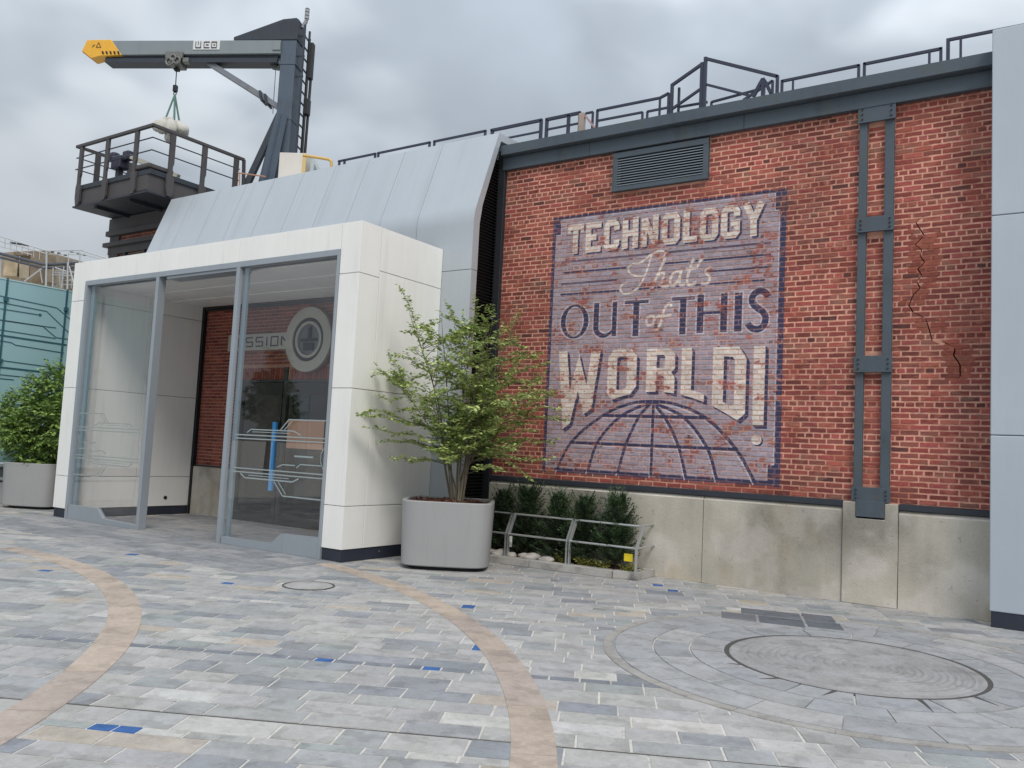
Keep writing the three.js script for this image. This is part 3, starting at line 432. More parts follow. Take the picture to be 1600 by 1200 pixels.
{ // steel cornice, louvre, strapped pilaster, flashing, concrete base
  mesh('cornice_cap', [prismX([[-10.56, 6.205], [-10.53, 6.215], [-10.53, 6.365], [-10.56, 6.375], [-11.0, 6.375], [-11.0, 6.285], [-10.80, 6.285], [-10.80, 6.205]], -7.47, -0.73)], M.steel, building);
  for (const [a, b] of [[-7.5, -5.95], [-5.946, -3.62], [-3.616, -0.735]]) mesh('cornice_girder', box(a, b, 6.005, 6.203, -10.8, -10.64, 0.006), M.steel, building);
  const v = new THREE.Group(); v.name = 'louvre_vent'; building.add(v); const slatM = std(srgb(122, 132, 140), 0.5, { metalness: .2 });
  mesh('frame', [box(-5.56, -4.11, 5.90, 5.985, -10.78, -10.665, 0.004), box(-5.56, -4.11, 5.41, 5.475, -10.78, -10.665, 0.004), box(-5.56, -5.485, 5.475, 5.90, -10.78, -10.667, 0.004), box(-4.185, -4.11, 5.475, 5.90, -10.78, -10.667, 0.004)], M.steel, v);
  const sl = prismX([[-10.670, 0], [-10.670, 0.015], [-10.69, 0.017], [-10.72, 0.026], [-10.72, 0.022], [-10.69, 0.008]], -5.485, -4.185); for (let i = 0; i < 11; i++) mesh('slat', sl.clone().translate(0, 5.486 + i * 0.0375, 0), slatM, v);
  for (const [a, b] of [[-2.17, -2.075], [-1.875, -1.77]]) mesh('steel_strap', box(a, b, 1.21, 6.038, -10.74, -10.672, 0.006), M.steel, building);
  for (const [y0, y1] of [[5.82, 6.036], [4.45, 4.635], [2.74, 2.935], [1.20, 1.37]]) {
    const pl = mesh('steel_plate', [box(-2.185, -1.755, y0, y1, -10.668, -10.65, 0.004)].concat(y0 === 1.2 ? [box(-2.13, -1.815, 1.02, 1.21, -10.66, -10.642, 0.004)] : [box(-2.185, -1.755, y0 - 0.004, y0 + 0.012, -10.672, -10.634, 0.003)]), M.steel, building);
    const n = y0 < 2 ? 3 : 3; for (const x of [-2.135, -1.805]) for (let i = 0; i < n; i++) mesh('bolt', new THREE.CylinderGeometry(0.011, 0.013, 0.016, 6).rotateX(Math.PI / 2).translate(x, y0 + (y1 - y0) * (0.22 + 0.28 * i), -10.643), M.steelDark, pl);
  }
  for (const [a, b] of [[-7.47, -2.285], [-1.665, -0.73]]) mesh('flashing', [prismX([[-10.69, 1.125], [-10.675, 1.13], [-10.675, 1.19], [-10.72, 1.2], [-10.78, 1.2], [-10.78, 1.125]], a, b)], M.steelDark, building);
  const slabProfile = [[-10.675, 0], [-10.675, 1.075], [-10.72, 1.12], [-10.8, 1.12], [-10.8, 0]];
  for (const [a, b] of [[-7.5, -4.025], [-4.017, -2.287], [-1.663, -0.70]]) mesh('concrete_panel', prismX(slabProfile, a, b), M.concrete, building);
  mesh('concrete_pier', prism([[-2.28, 0], [-1.67, 0], [-1.67, 1.19], [-1.815, 1.19], [-1.815, 1.0], [-2.13, 1.0], [-2.13, 1.19], [-2.28, 1.19]], -10.85, -10.655, 0.006), M.concrete, building);
}
{ // ---- the brick wall inside the entrance, its doors and the lit room behind
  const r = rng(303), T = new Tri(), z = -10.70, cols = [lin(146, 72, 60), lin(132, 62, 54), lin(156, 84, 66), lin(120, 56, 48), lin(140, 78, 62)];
  for (const b of layBricks(-14.87, -8.3, 0.995, 4.16, [[-13.56, -8.3, 0, 2.94]], 55)) brickFacets(T, [[b.a, b.y0], [b.b, b.y0], [b.b, b.y1], [b.a, b.y1]], z, 0.012, r, cols[Math.floor(b.t * 5)].map((c) => c * (0.85 + .3 * b.w)), (p) => [p[0], p[1]]);
  for (let x = -13.55; x < -8.4; x += 0.074) { if (x > -12.31 && x < -12.2) continue; brickFacets(T, [[x, 2.70], [x + .062, 2.70], [x + .062, 2.93], [x, 2.93]], z + .006, 0.016, r, cols[Math.floor(r() * 5)], (p) => [p[0], p[1]]); }
  tag(mesh('inner_brickwork', T.geo(), M.brick2, building, true), null, null, null, 'stuff');
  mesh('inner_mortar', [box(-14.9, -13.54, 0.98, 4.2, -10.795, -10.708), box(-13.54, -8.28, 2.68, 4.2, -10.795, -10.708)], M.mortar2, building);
  mesh('inner_base', box(-14.86, -13.56, 0.0, 0.955, -10.79, -10.64, 0.008), M.concrete, building);
  mesh('inner_flashing', box(-14.86, -13.56, 0.958, 0.992, -10.79, -10.655), M.blackTrim, building);
  mesh('lintel_steel', [box(-13.58, -8.28, 2.655, 2.695, -10.79, -10.66), box(-12.31, -12.2, 2.70, 2.935, -10.74, -10.68)], M.blackTrim, building);
  for (const [a, b] of [[-13.54, -12.32], [-12.29, -11.06], [-11.03, -9.8], [-9.77, -8.45]]) {
    const d = new THREE.Group(); d.name = 'glass_door'; building.add(d);
    mesh('frame', [box(a, a + .09, 0.02, 2.65, -10.77, -10.69), box(b - .09, b, 0.02, 2.65, -10.77, -10.69), box(a + .09, b - .09, 2.42, 2.65, -10.768, -10.692), box(a + .09, b - .09, 0.02, 0.18, -10.768, -10.692)], M.black, d);
    mesh('pane', new THREE.PlaneGeometry(b - a - .18, 2.24).translate((a + b) / 2, 1.3, -10.73), M.darkGlass, d);
    if (a === -13.54) { mesh('pull_handle', [box(-12.43, -12.33, 0.62, 1.9, -10.66, -10.6, 0.012), box(-12.40, -12.36, 0.75, .8, -10.69, -10.655), box(-12.40, -12.36, 1.7, 1.75, -10.69, -10.655)], M.blueFilm, d).userData.label = 'door handle wrapped in bright blue film'; }
  }
  mesh('room_floor', box(-16, -8.3, -0.02, 0.006, -14.2, -10.8), std(srgb(90, 88, 86), 0.6), building);
  mesh('room_wall', [box(-16, -8.3, 0.006, 3.2, -14.19, -14.15), box(-15.99, -15.95, 0.006, 3.2, -14.15, -11.01)], std(srgb(70, 68, 66), 0.9), building);
  for (const [x0, x1] of [[-14.2, -13.72], [-13.70, -13.38], [-13.36, -12.95]]) mesh('display_screen', box(x0, x1, 1.40, 2.0, -12.43, -12.40, 0.005), std(srgb(208, 168, 142), 0.8, { emissive: srgb(214, 164, 134), emissiveIntensity: 0.42 }), building);
  mesh('screen_stand', box(-14.3, -12.85, 0.0, 2.9, -12.5, -12.44, .01), std(srgb(84, 80, 78), .7), building);
  mesh('counter', [box(-14.6, -12.6, 0.006, 0.9, -12.3, -11.9, .01), box(-14.65, -12.55, .9, .94, -12.34, -11.86, .01)], M.steelDark, building);
}

// ================================================================ MISSION SIGN on the inner wall
{
  const t = thing('emblem_sign', 'grey metal sign with round emblem and the word MISSION on brick above the doors', 'sign', [-11.57, 3.42, -10.6]);
  const face = std(srgb(186, 184, 174), 0.45, { metalness: 0.35, map: paintTex }), ring = (a, b, z0, z1, mat, name) => mesh(name, new THREE.LatheGeometry([[a, z0], [b, z0], [b, z1 - .012], [b - .012, z1], [a + .012, z1], [a, z1 - .012], [a, z0]].map((p) => new THREE.Vector2(...p)), 48).rotateX(Math.PI / 2), mat, t);
  mesh('name_band', [box(-2.3, -0.5, -0.16, 0.16, -0.03, 0.02, 0.008), box(0.5, 2.3, -0.16, 0.16, -0.03, 0.02, 0.008)], face, t);
  ring(0.40, 0.60, -0.05, 0.07, face, 'outer_ring'); ring(0.35, 0.395, -0.05, 0.05, M.blackTrim, 'dark_ring'); ring(0.28, 0.345, -0.05, 0.06, face, 'inner_ring'); ring(0.0, 0.275, -0.05, 0.02, std(srgb(112, 116, 122), .4, { metalness: .4 }), 'centre_plate');
  mesh('centre_mark', [prism([[-0.2, -0.03], [0.2, -0.03], [0.2, 0.02], [-0.2, 0.02]], 0.02, 0.05), prism([[-0.02, 0.02], [0.05, 0.02], [0.05, 0.24], [-0.02, 0.2]], 0.02, 0.05), prism([[-0.14, -0.06], [0.14, -0.06], [0.12, -0.2], [-0.12, -0.2]], 0.02, 0.045)], M.blackTrim, t);
  const G = { M: [[[0, 0], [0, 1]], [[0, 1], [.5, .4], [1, 1]], [[1, 1], [1, 0]]], I: [[[.5, 0], [.5, 1]]], S: [[[1, 1], [0, 1], [0, .5], [1, .5], [1, 0], [0, 0]]], O: [[[0, 0], [1, 0], [1, 1], [0, 1], [0, -.09]]], N: [[[0, 0], [0, 1], [1, 0], [1, 1]]] };
  const gs = []; let x = -2.18; for (const c of 'MISSION') { const w = c === 'I' ? .04 : .19; for (const l of G[c]) for (let i = 0; i < l.length - 1; i++) gs.push(bar(V(x + l[i][0] * w, -.085 + l[i][1] * .17, .024), V(x + l[i + 1][0] * w, -.085 + l[i + 1][1] * .17, .024), .012, .024)); x += w + .1; }
  mesh('lettering', gs, M.steelDark, t);
}

// ================================================================ WHITE ENTRANCE PORCH
{
  const t = thing('entrance_porch', 'white panelled entrance porch with tall glass panes and an open doorway', 'porch', [0, 0, 0]);
  const g = 0.004, zf = -8.15, Y = [0.165, 0.74, 2.32, 3.9, 4.62], bx = (x0, x1, y0, y1, z0, z1) => mesh('wall_panel', box(x0 + g, x1 - g, y0 + g, y1 - g, z0, z1, 0.004), M.white, t);
  for (let i = 0; i < 4; i++) { bx(-15.24, -14.8, Y[i], Y[i + 1], -8.25, zf); bx(-8.41, -8.03, Y[i], Y[i + 1], -8.55, zf); }
  for (const [a, b] of [[-14.8, -12.62], [-12.62, -10.58], [-10.58, -8.41]]) bx(a, b, 4.25, 4.62, -8.25, zf);
  { const YY = [0.165, 0.74, 2.32, 4.0, 4.62]; for (let i = 0; i < 4; i++) for (const [z0, z1] of [[-9.93, -8.555]]) mesh('wall_panel', box(-8.13, -8.036, YY[i] + g, YY[i + 1] - g, z0 + g, z1 - g, 0.004), M.white, t); }
  for (let i = 0; i < 4; i++) mesh('wall_panel', box(-15.24, -15.14, Y[i] + g, Y[i + 1] - g, -9.93, -8.258, 0.004), M.white, t);
  for (let i = 0; i < 4; i++) for (const [z0, z1] of [[-9.45, -8.3], [-10.62, -9.45]]) mesh('wall_panel', box(-14.88, -14.8, Y[i] + g, Math.min(Y[i + 1], 4.2) - g, z0 + g, z1 - g, 0.004), M.white, t);
  for (let i = 0; i < 4; i++) mesh('wall_panel', box(-8.41, -8.34, Y[i] + g, Math.min(Y[i + 1], 4.2) - g, -10.62, -8.56, 0.004), M.white, t);
  for (let z = -8.45, k = 0; z > -10.6; z -= 0.36, k++) mesh('ceiling_panel', box(-14.79, -8.42, 4.175 + (k % 2) * .012, 4.2, Math.max(z - 0.35, -10.66), z, 0.004), M.white, t);
  mesh('roof_slab', [box(-15.2, -8.06, 4.26, 4.60, -10.68, -8.26), box(-15.13, -14.89, 0.0, 4.25, -10.68, -8.26), box(-8.335, -8.14, 0.0, 4.25, -9.92, -8.56), box(-8.33, -8.28, 0, 4.25, -10.68, -9.94)], M.whiteCore, t);
  for (const q of [[-15.22, -14.8, 0.0, 0.16, -8.3, -8.17], [-8.40, -8.045, 0.0, 0.16, -8.6, -8.165], [-8.12, -8.046, 0.0, 0.158, -9.93, -8.605], [-14.87, -14.815, 0.006, 0.16, -10.63, -8.5]]) mesh('plinth', box(...q), M.plinth, t);
  for (const z of [-8.9, -9.4]) mesh('plinth_screw', new THREE.CylinderGeometry(.008, .008, .01, 6).rotateZ(Math.PI / 2).translate(-8.042, .1, z), M.rail, t);
  mesh('corner_trim', [box(-14.79, -14.74, 0.0, 4.17, -10.69, -10.62), box(-14.74, -8.42, 4.11, 4.17, -10.69, -10.63)], M.black, t);
  mesh('wall_vent', new THREE.CylinderGeometry(0.035, 0.035, 0.02, 16).rotateZ(Math.PI / 2).translate(-14.795, 0.33, -10.1), M.black, t);
  // glazing frame
  mesh('head_frame', [box(-14.8, -8.41, 4.165, 4.25, -8.24, -8.135, .004), box(-12.4, -10.6, 4.12, 4.163, -8.42, -8.16, .004)], M.alu, t);
  for (const [x0, x1, z0] of [[-14.8, -14.73, -8.28], [-12.65, -12.57, -8.27], [-10.595, -10.515, -8.20], [-8.455, -8.41, -8.2]]) mesh('mullion', box(x0, x1, 0.004, 4.164, z0, -8.132, .004), M.alu, t);
  mesh('mullion_seal', [box(-14.72, -14.61, .02, 4.16, -8.26, -8.22), box(-10.515, -10.42, .02, 4.16, -8.26, -8.22)], std(srgb(138, 156, 166), .3, { metalness: .3 }), t);
  mesh('kick_plate', prism([[-14.72, 0.006], [-12.66, 0.006], [-12.66, 0.075], [-13.62, 0.095], [-13.82, 0.255], [-14.72, 0.255]], -8.215, -8.145), M.alu, t);
  mesh('kick_plate', prism([[-10.49, 0.006], [-8.465, 0.006], [-8.465, 0.29], [-9.22, 0.27], [-9.40, 0.12], [-10.49, 0.11]], -8.215, -8.145), M.alu, t);
  mesh('threshold', box(-12.55, -10.61, 0.004, 0.018, -8.3, -8.14), M.rail, t);
  const p1 = mesh('glass_pane', new THREE.PlaneGeometry(2.07, 4.1).translate(-13.69, 2.114, -8.18), M.glass, t), p2 = mesh('glass_pane', new THREE.PlaneGeometry(2.05, 4.1).translate(-9.48, 2.114, -8.18), M.glass, t);
  const lines = (parent, dx, sx, mat) => { const q = (pts, w) => { const gs = []; for (let i = 0; i < pts.length - 1; i++) gs.push(bar(V(pts[i][0] * sx + dx, pts[i][1], -8.1735), V(pts[i + 1][0] * sx + dx, pts[i + 1][1], -8.1735), 0.002, w * .78)); mesh('circuit_line', gs, mat, parent); };
    q([[-10.38, 1.625], [-8.48, 1.625]], .022); q([[-10.38, 1.572], [-8.48, 1.572]], .022); q([[-10.12, 1.66], [-10.04, 1.71], [-9.12, 1.71], [-8.98, 1.655]], .02); q([[-10.0, 1.675], [-9.2, 1.675]], .012);
    q([[-9.40, 1.72], [-9.24, 1.87], [-8.48, 1.87]], .022); q([[-9.32, 1.72], [-9.17, 1.85]], .018); q([[-10.38, 1.135], [-8.48, 1.135]], .022); q([[-10.38, 1.08], [-8.48, 1.08]], .022);
    q([[-10.2, 1.06], [-10.1, 1.0], [-9.08, 1.0], [-8.96, 1.05]], .026); q([[-10.02, 1.04], [-9.16, 1.04]], .014); q([[-9.46, 0.98], [-9.26, 0.79], [-8.48, 0.79]], .024); q([[-9.37, 0.98], [-9.2, 0.82]], .018);
    q([[-9.42, 1.19], [-9.3, 1.23], [-9.05, 1.23]], .02); q([[-9.02, 1.2], [-8.94, 1.25], [-8.5, 1.25]], .02); q([[-9.08, 1.36], [-8.7, 1.36]], .03); q([[-8.49, 1.5], [-8.55, 1.42], [-8.55, 1.3], [-8.49, 1.2]], .02); };
  lines(p2, 0, 1, M.lineWhite); lines(p1, -23.16, -1, std(srgb(150, 156, 154), .5));
}

// ================================================================ SILVER CLADDING, RIGHT-HAND COLUMN
{
  const t = thing('silver_cladding', 'long silver metal canopy cladding bent over the entrance, up to the roof edge', 'metal cladding', [0, 0, 0]);
  const out = [[-9.93, 4.275], [-9.93, 4.98]]; for (let i = 1; i <= 7; i++) { const th = i / 7 * 0.385; out.push([-9.93 - 0.8 * (1 - Math.cos(th)), 4.98 + 0.8 * Math.sin(th)]); }
  out.push([-10.47, 6.56], [-11.35, 6.60]);
  const inn = [[-11.35, 6.50], [-10.53, 6.44], [-10.13, 5.30], [-10.08, 5.0], [-10.08, 4.275]];
  const prof = out.concat(inn), cuts = [-7.48, -8.6]; for (let k = 1; k <= 9; k++) cuts.push(-8.6 - 0.82 * k);
  for (let i = 0; i < cuts.length - 1; i++) { const w = cuts[i] - cuts[i + 1] - 0.007; const s = prism(prof, 0, w).rotateY(-Math.PI / 2).translate(cuts[i], 0, 0); mesh('cladding_panel', toCreasedNormals(s, 0.3), M.silver, t); }
  mesh('cladding_panel', box(-8.1, -7.48, 0.15, 4.268, -10.08, -9.932, .005), M.silver, t); mesh('cladding_panel', box(-15.98, -15.26, 0.15, 4.268, -10.08, -9.93, .005), M.silver, t);
  for (const [a, b] of [[-8.01, -7.5], [-15.98, -15.26]]) mesh('plinth', box(a, b, 0, .145, -10.07, -9.95), M.plinth, t);
  // black louvred end
  const n = 112, zfront = (y) => y < 5.0 ? -10.08 : y < 5.3 ? mix(-10.08, -10.13, (y - 5.0) / .3) : mix(-10.13, -10.53, (y - 5.3) / 1.14);
  for (let i = 0; i < n; i++) { const y = 0.72 + i * 0.05, z1 = zfront(y) + .004; if (z1 < -10.56) break; mesh('louvre_slat', prism([[0, 0], [0.045, -0.012], [0.045, -0.004], [0, 0.012]], -10.66, z1).translate(-7.615, y, 0), M.black, t); }
  mesh('louvre_backing', prismX([[-10.66, 0], [-10.10, 0], [-10.10, 5.0], [-10.15, 5.3], [-10.55, 6.43], [-10.66, 6.43]], -7.66, -7.64), M.black, t);
  mesh('corner_post', box(-7.60, -7.465, 0.0, 6.34, -10.735, -10.655, .006), M.blackTrim, t);
}
{
  const t = thing('silver_column', 'wide pale silver panelled column at the right edge beside the brick wall', 'column', [0, 0, 0]);
  for (const [a, b] of [[0.165, 2.01], [2.016, 4.4], [4.406, 6.51]]) mesh('column_panel', box(-0.72, 3.0, a, b, -11.6, -10.3, .012), M.silverFlat, t);
  mesh('plinth', box(-0.705, 2.98, 0, 0.163, -11.58, -10.31, .004), M.plinth, t);
}

// ================================================================ ROOF GUARDRAILS
{
  const z = -11.3; let k = 0;
  const rail = (name, label, group, segs, w = 0.034) => { const x0 = segs[0].pts[0][0], t = thing(name, label, 'guardrail', [x0, 6.28, z], 0, group); for (const s of segs) { const gs = []; for (let i = 0; i < s.pts.length - 1; i++) gs.push(bar(V(s.pts[i][0] - x0, s.pts[i][1] - 6.28, s.z ?? 0), V(s.pts[i + 1][0] - x0, s.pts[i + 1][1] - 6.28, s.z ?? 0), s.w ?? w, s.w ?? w)); mesh(s.n, gs, M.roofRail, t); } return t; };
  const frame = (a, b, y, mid, posts) => [{ n: 'top_rail', pts: [[a, y], [b, y]] }, ...(mid ? [{ n: 'mid_rail', pts: [[a, mid], [b, mid]], w: .028 }] : []), ...posts.map((x) => ({ n: 'post', pts: [[x, 6.28], [x, y]] }))];
  const gp = 'guardrail sections along the roof edge';
  rail('roof_guardrail', 'low roof rail section nearest the yellow pipe, above the silver cladding', gp, frame(-11.89, -10.9, 7.035, 6.83, [-11.86, -11.72, -10.92]));
  rail('roof_guardrail', 'low roof rail section, second from the yellow pipe above the silver cladding', gp, frame(-10.86, -9.58, 7.035, 6.83, [-10.84, -9.6]));
  rail('roof_guardrail', 'low roof rail section, third from the yellow pipe above the silver cladding', gp, frame(-9.51, -8.35, 7.035, 6.83, [-9.49, -8.37]));
  rail('roof_guardrail', 'roof rail section crossing the right-hand peak of the silver cladding', gp, frame(-8.25, -7.22, 7.02, 6.83, [-8.22, -7.24]), .045);
  rail('roof_guardrail', 'thick-barred roof rail section just left of the small pale post', gp, frame(-7.15, -6.5, 7.01, 6.84, [-7.13, -6.72, -6.51]), .045);
  rail('roof_guardrail', 'long two-bar roof rail with kinked right end, left of the roof hatch cage', gp, [{ n: 'top_rail', pts: [[-6.41, 6.98], [-6.28, 6.98], [-6.28, 6.28]], w: .03 }, { n: 'top_rail', pts: [[-6.21, 6.99], [-5.14, 6.985], [-5.0, 7.03], [-5.0, 6.28]] }, { n: 'post', pts: [[-6.20, 6.28], [-6.20, 6.99]] }, { n: 'post', pts: [[-5.14, 6.28], [-5.14, 6.985]], w: .028 }, { n: 'mid_rail', pts: [[-6.18, 6.82], [-5.42, 6.815], [-5.42, 6.28]], w: .03 }, { n: 'mid_rail', pts: [[-5.34, 6.28], [-5.34, 6.81], [-4.97, 6.81]], w: .03 }]);
  rail('roof_guardrail', 'first low roof rail right of the hatch cage', gp, [{ n: 'top_rail', pts: [[-3.32, 6.865], [-2.31, 6.87]] }, { n: 'post', pts: [[-3.32, 6.28], [-3.32, 6.88]] }, { n: 'post', pts: [[-3.17, 6.28], [-3.17, 6.86]], w: .025 }, { n: 'post', pts: [[-2.32, 6.28], [-2.32, 6.88]] }]);
  rail('roof_guardrail', 'low roof rail directly above the steel-strapped pilaster', gp, [{ n: 'top_rail', pts: [[-2.26, 6.875], [-1.34, 6.875]] }, { n: 'post', pts: [[-2.25, 6.28], [-2.25, 6.89]] }, { n: 'post', pts: [[-1.48, 6.28], [-1.48, 6.87]], w: .028 }, { n: 'post', pts: [[-1.35, 6.28], [-1.35, 6.89]] }]);
  rail('roof_guardrail', 'taller roof rail running behind the silver column at far right', gp, [{ n: 'top_rail', pts: [[-1.29, 6.97], [-0.2, 6.96]] }, { n: 'post', pts: [[-1.27, 6.28], [-1.27, 6.985]], w: .04 }, { n: 'post', pts: [[-1.13, 6.28], [-1.13, 6.97]], w: .028 }]);
  const c = rail('hatch_cage', 'tall open cage of tubular rails round the roof hatch', null, [{ n: 'post', pts: [[-4.95, 6.28], [-4.95, 7.16]], w: .042 }, { n: 'top_rail', pts: [[-4.95, 7.145], [-4.48, 7.375]], w: .04 }, { n: 'post', pts: [[-4.49, 6.28], [-4.49, 7.39]], w: .045 }, { n: 'post', pts: [[-4.88, 6.28], [-4.88, 7.13]], w: .032, z: -.1 }, { n: 'brace', pts: [[-4.93, 6.78], [-4.51, 6.99]], w: .034 }, { n: 'mid_rail', pts: [[-4.88, 6.83], [-4.43, 6.82]], w: .03, z: -.1 },
    { n: 'post', pts: [[-4.44, 6.28], [-4.44, 7.46]], w: .045 }, { n: 'top_rail', pts: [[-4.45, 7.445], [-3.38, 6.945]], w: .04 }, { n: 'post', pts: [[-3.385, 6.28], [-3.385, 6.96]], w: .04 }, { n: 'brace', pts: [[-4.43, 7.05], [-3.75, 6.74]], w: .03 }, { n: 'mid_rail', pts: [[-4.36, 6.4], [-4.36, 6.80], [-3.68, 6.85]], w: .03, z: -.08 }, { n: 'brace', pts: [[-3.86, 6.7], [-3.45, 6.9], [-3.45, 6.3]], w: .032 }, { n: 'hatch_arm', pts: [[-3.72, 6.72], [-3.62, 6.9], [-3.585, 6.955], [-3.55, 6.9], [-3.47, 6.72]], w: .045 }, { n: 'hatch_arm', pts: [[-3.58, 6.3], [-3.58, 6.94]], w: .05 }]);
  const s = thing('roof_stub_post', 'short pale post with slanting strut on the roof edge', 'post', [-6.46, 6.28, -11.28]);
  mesh('post', box(-.045, .045, 0, .7, -.04, .04, .006), std(srgb(176, 160, 150), .7, { map: grainTex }), s); mesh('strut', bar(V(.05, .66, 0), V(.24, .42, 0), .03, .03), std(srgb(170, 140, 140), .7), s);
}

// ================================================================ BRICK TOWER WITH STEEL PLATFORM
{
  const t = thing('lookout_tower', 'dark brick tower carrying a railed black steel platform', 'tower', [0, 0, 0]);
  const r = rng(71), T = new Tri(), cols = [lin(124, 70, 60), lin(110, 60, 54), lin(136, 82, 70)];
  for (const b of layBricks(-18.62, -16.8, 5.0, 6.5, [[-18.3, -17.5, 4.9, 5.72]], 91)) brickFacets(T, [[b.a, b.y0], [b.b, b.y0], [b.b, b.y1], [b.a, b.y1]], -10.97, .012, r, cols[Math.floor(b.t * 3)], (p) => [p[0], p[1]]);
  tag(mesh('brickwork', T.geo(), M.brick2, t, true), null, null, null, 'stuff');
  mesh('shaft', box(-18.98, -16.75, 0, 6.6, -13.6, -10.98), M.mortar2, t); mesh('corner_pier', box(-19.0, -18.62, 0, 6.6, -11.3, -10.93, .01), M.tower, t);
  mesh('band', box(-19.08, -16.7, 6.16, 6.28, -13.7, -10.86, .01), M.tower, t); mesh('band', box(-19.14, -16.7, 5.90, 6.0, -13.7, -10.84, .01), M.tower, t); mesh('band', box(-19.03, -16.7, 6.28, 6.58, -13.65, -10.9, .01), M.tower, t); mesh('band', box(-19.03, -16.7, 5.72, 5.9, -13.65, -10.92, .01), M.tower, t);
  const v = new THREE.Group(); v.name = 'louvre'; t.add(v); mesh('frame', [box(-18.34, -18.27, 4.9, 5.72, -10.98, -10.9), box(-17.58, -17.5, 4.9, 5.72, -10.98, -10.9)], M.steelDark, v); for (let i = 0; i < 14; i++) mesh('slat', box(-18.27, -17.58, 0, .014, -10.97, -10.91).translate(0, 4.92 + i * .056, 0), M.black, v);
  mesh('platform_deck', [box(-18.98, -16.09, 6.60, 6.635, -13.3, -9.97), box(-18.3, -18.2, 6.53, 6.6, -11.0, -10.1), box(-17.0, -16.9, 6.53, 6.6, -11.0, -10.1)], M.steelDark, t);
  mesh('fascia', [box(-18.9, -16.12, 6.635, 7.0, -10.05, -10.02), box(-16.15, -16.12, 6.635, 7.0, -13.3, -10.05), box(-18.9, -18.87, 6.635, 7.0, -13.3, -10.05)], M.tower, t);
  mesh('toe_board', [box(-18.94, -16.08, 7.0, 7.11, -10.1, -9.99, .01), box(-16.19, -16.08, 7.0, 7.11, -13.3, -10.1, .01), box(-18.94, -18.83, 7.0, 7.11, -13.3, -10.1, .01)], M.steelDark, t);
  mesh('corner_box', [box(-16.62, -16.14, 6.64, 7.14, -10.5, -10.0, .05), box(-16.68, -16.1, 7.14, 7.24, -10.56, -9.96, .03)], M.tower, t);
  const post = (x, z, side) => { const pr = [[-.06, 8.0], [.06, 8.0], [.06, 7.35], [.035, 7.28], [.035, 7.12], [.09, 7.02], [.09, 6.72], [.05, 6.63], [-.05, 6.63], [-.09, 6.8], [-.09, 7.05], [-.06, 7.14]]; const g = prism(pr, -.025, .025); if (side) g.rotateY(Math.PI / 2); mesh('railing_post', g.translate(x, 0, z), M.tower, t); };
  for (const x of [-18.78, -17.72, -16.62]) post(x, -9.97); for (const z of [-10.45, -11.25, -12.1, -13.0]) { post(-16.06, z, true); post(-18.95, z, true); }
  mesh('hand_rail', [bar(V(-19.0, 8.03, -9.97), V(-16.05, 8.03, -9.97), .07, .06), bar(V(-16.06, 8.03, -9.95), V(-16.06, 8.03, -12.3), .07, .06), bar(V(-18.96, 8.03, -9.95), V(-18.96, 8.03, -13.2), .07, .06), bar(V(-16.06, 8.03, -12.3), V(-16.06, 7.4, -12.34), .06, .06)], M.tower, t);
  for (const y of [7.5, 7.77]) mesh('mid_rail', [rod(V(-19.0, y, -9.98), V(-16.06, y, -9.98), .014), rod(V(-16.06, y, -9.98), V(-16.06, y, -12.2), .014), rod(V(-18.95, y, -9.98), V(-18.95, y, -13.2), .014)], M.steelDark, t);
}
{ // device on the platform
  const a = at(208, 262, 19.2), t = thing('pivot_instrument', 'dark pivoting instrument with a long pale tube on the tower platform', 'instrument', [a.x, 6.64, a.z]);
  const L = (px, py, d) => at(px, py, d).sub(t.position);
  const h0 = a.y - 6.64; mesh('stand', [bar(V(-.55, 0, 0), V(-.55, h0 + .1, 0), .12, .12)], M.craneDark, t);
  mesh('housing', [box(-.72, -.36, h0 + .02, h0 + .34, -.14, .14, .05), box(-.98, -.7, h0 + .26, h0 + .48, -.1, .1, .06), box(-.36, -.12, h0 + .2, h0 + .42, -.09, .09, .04)], std(srgb(46, 46, 66), .5), t);
  mesh('long_tube', [bar(V(-.2, h0 + .3, 0), V(1.0, h0 - .2, -.5), .12, .1)], std(srgb(172, 172, 160), .5), t); mesh('tube_prop', [bar(V(.35, 0, -.2), V(.35, h0 + .06, -.2), .07, .07)], M.craneDark, t);
}

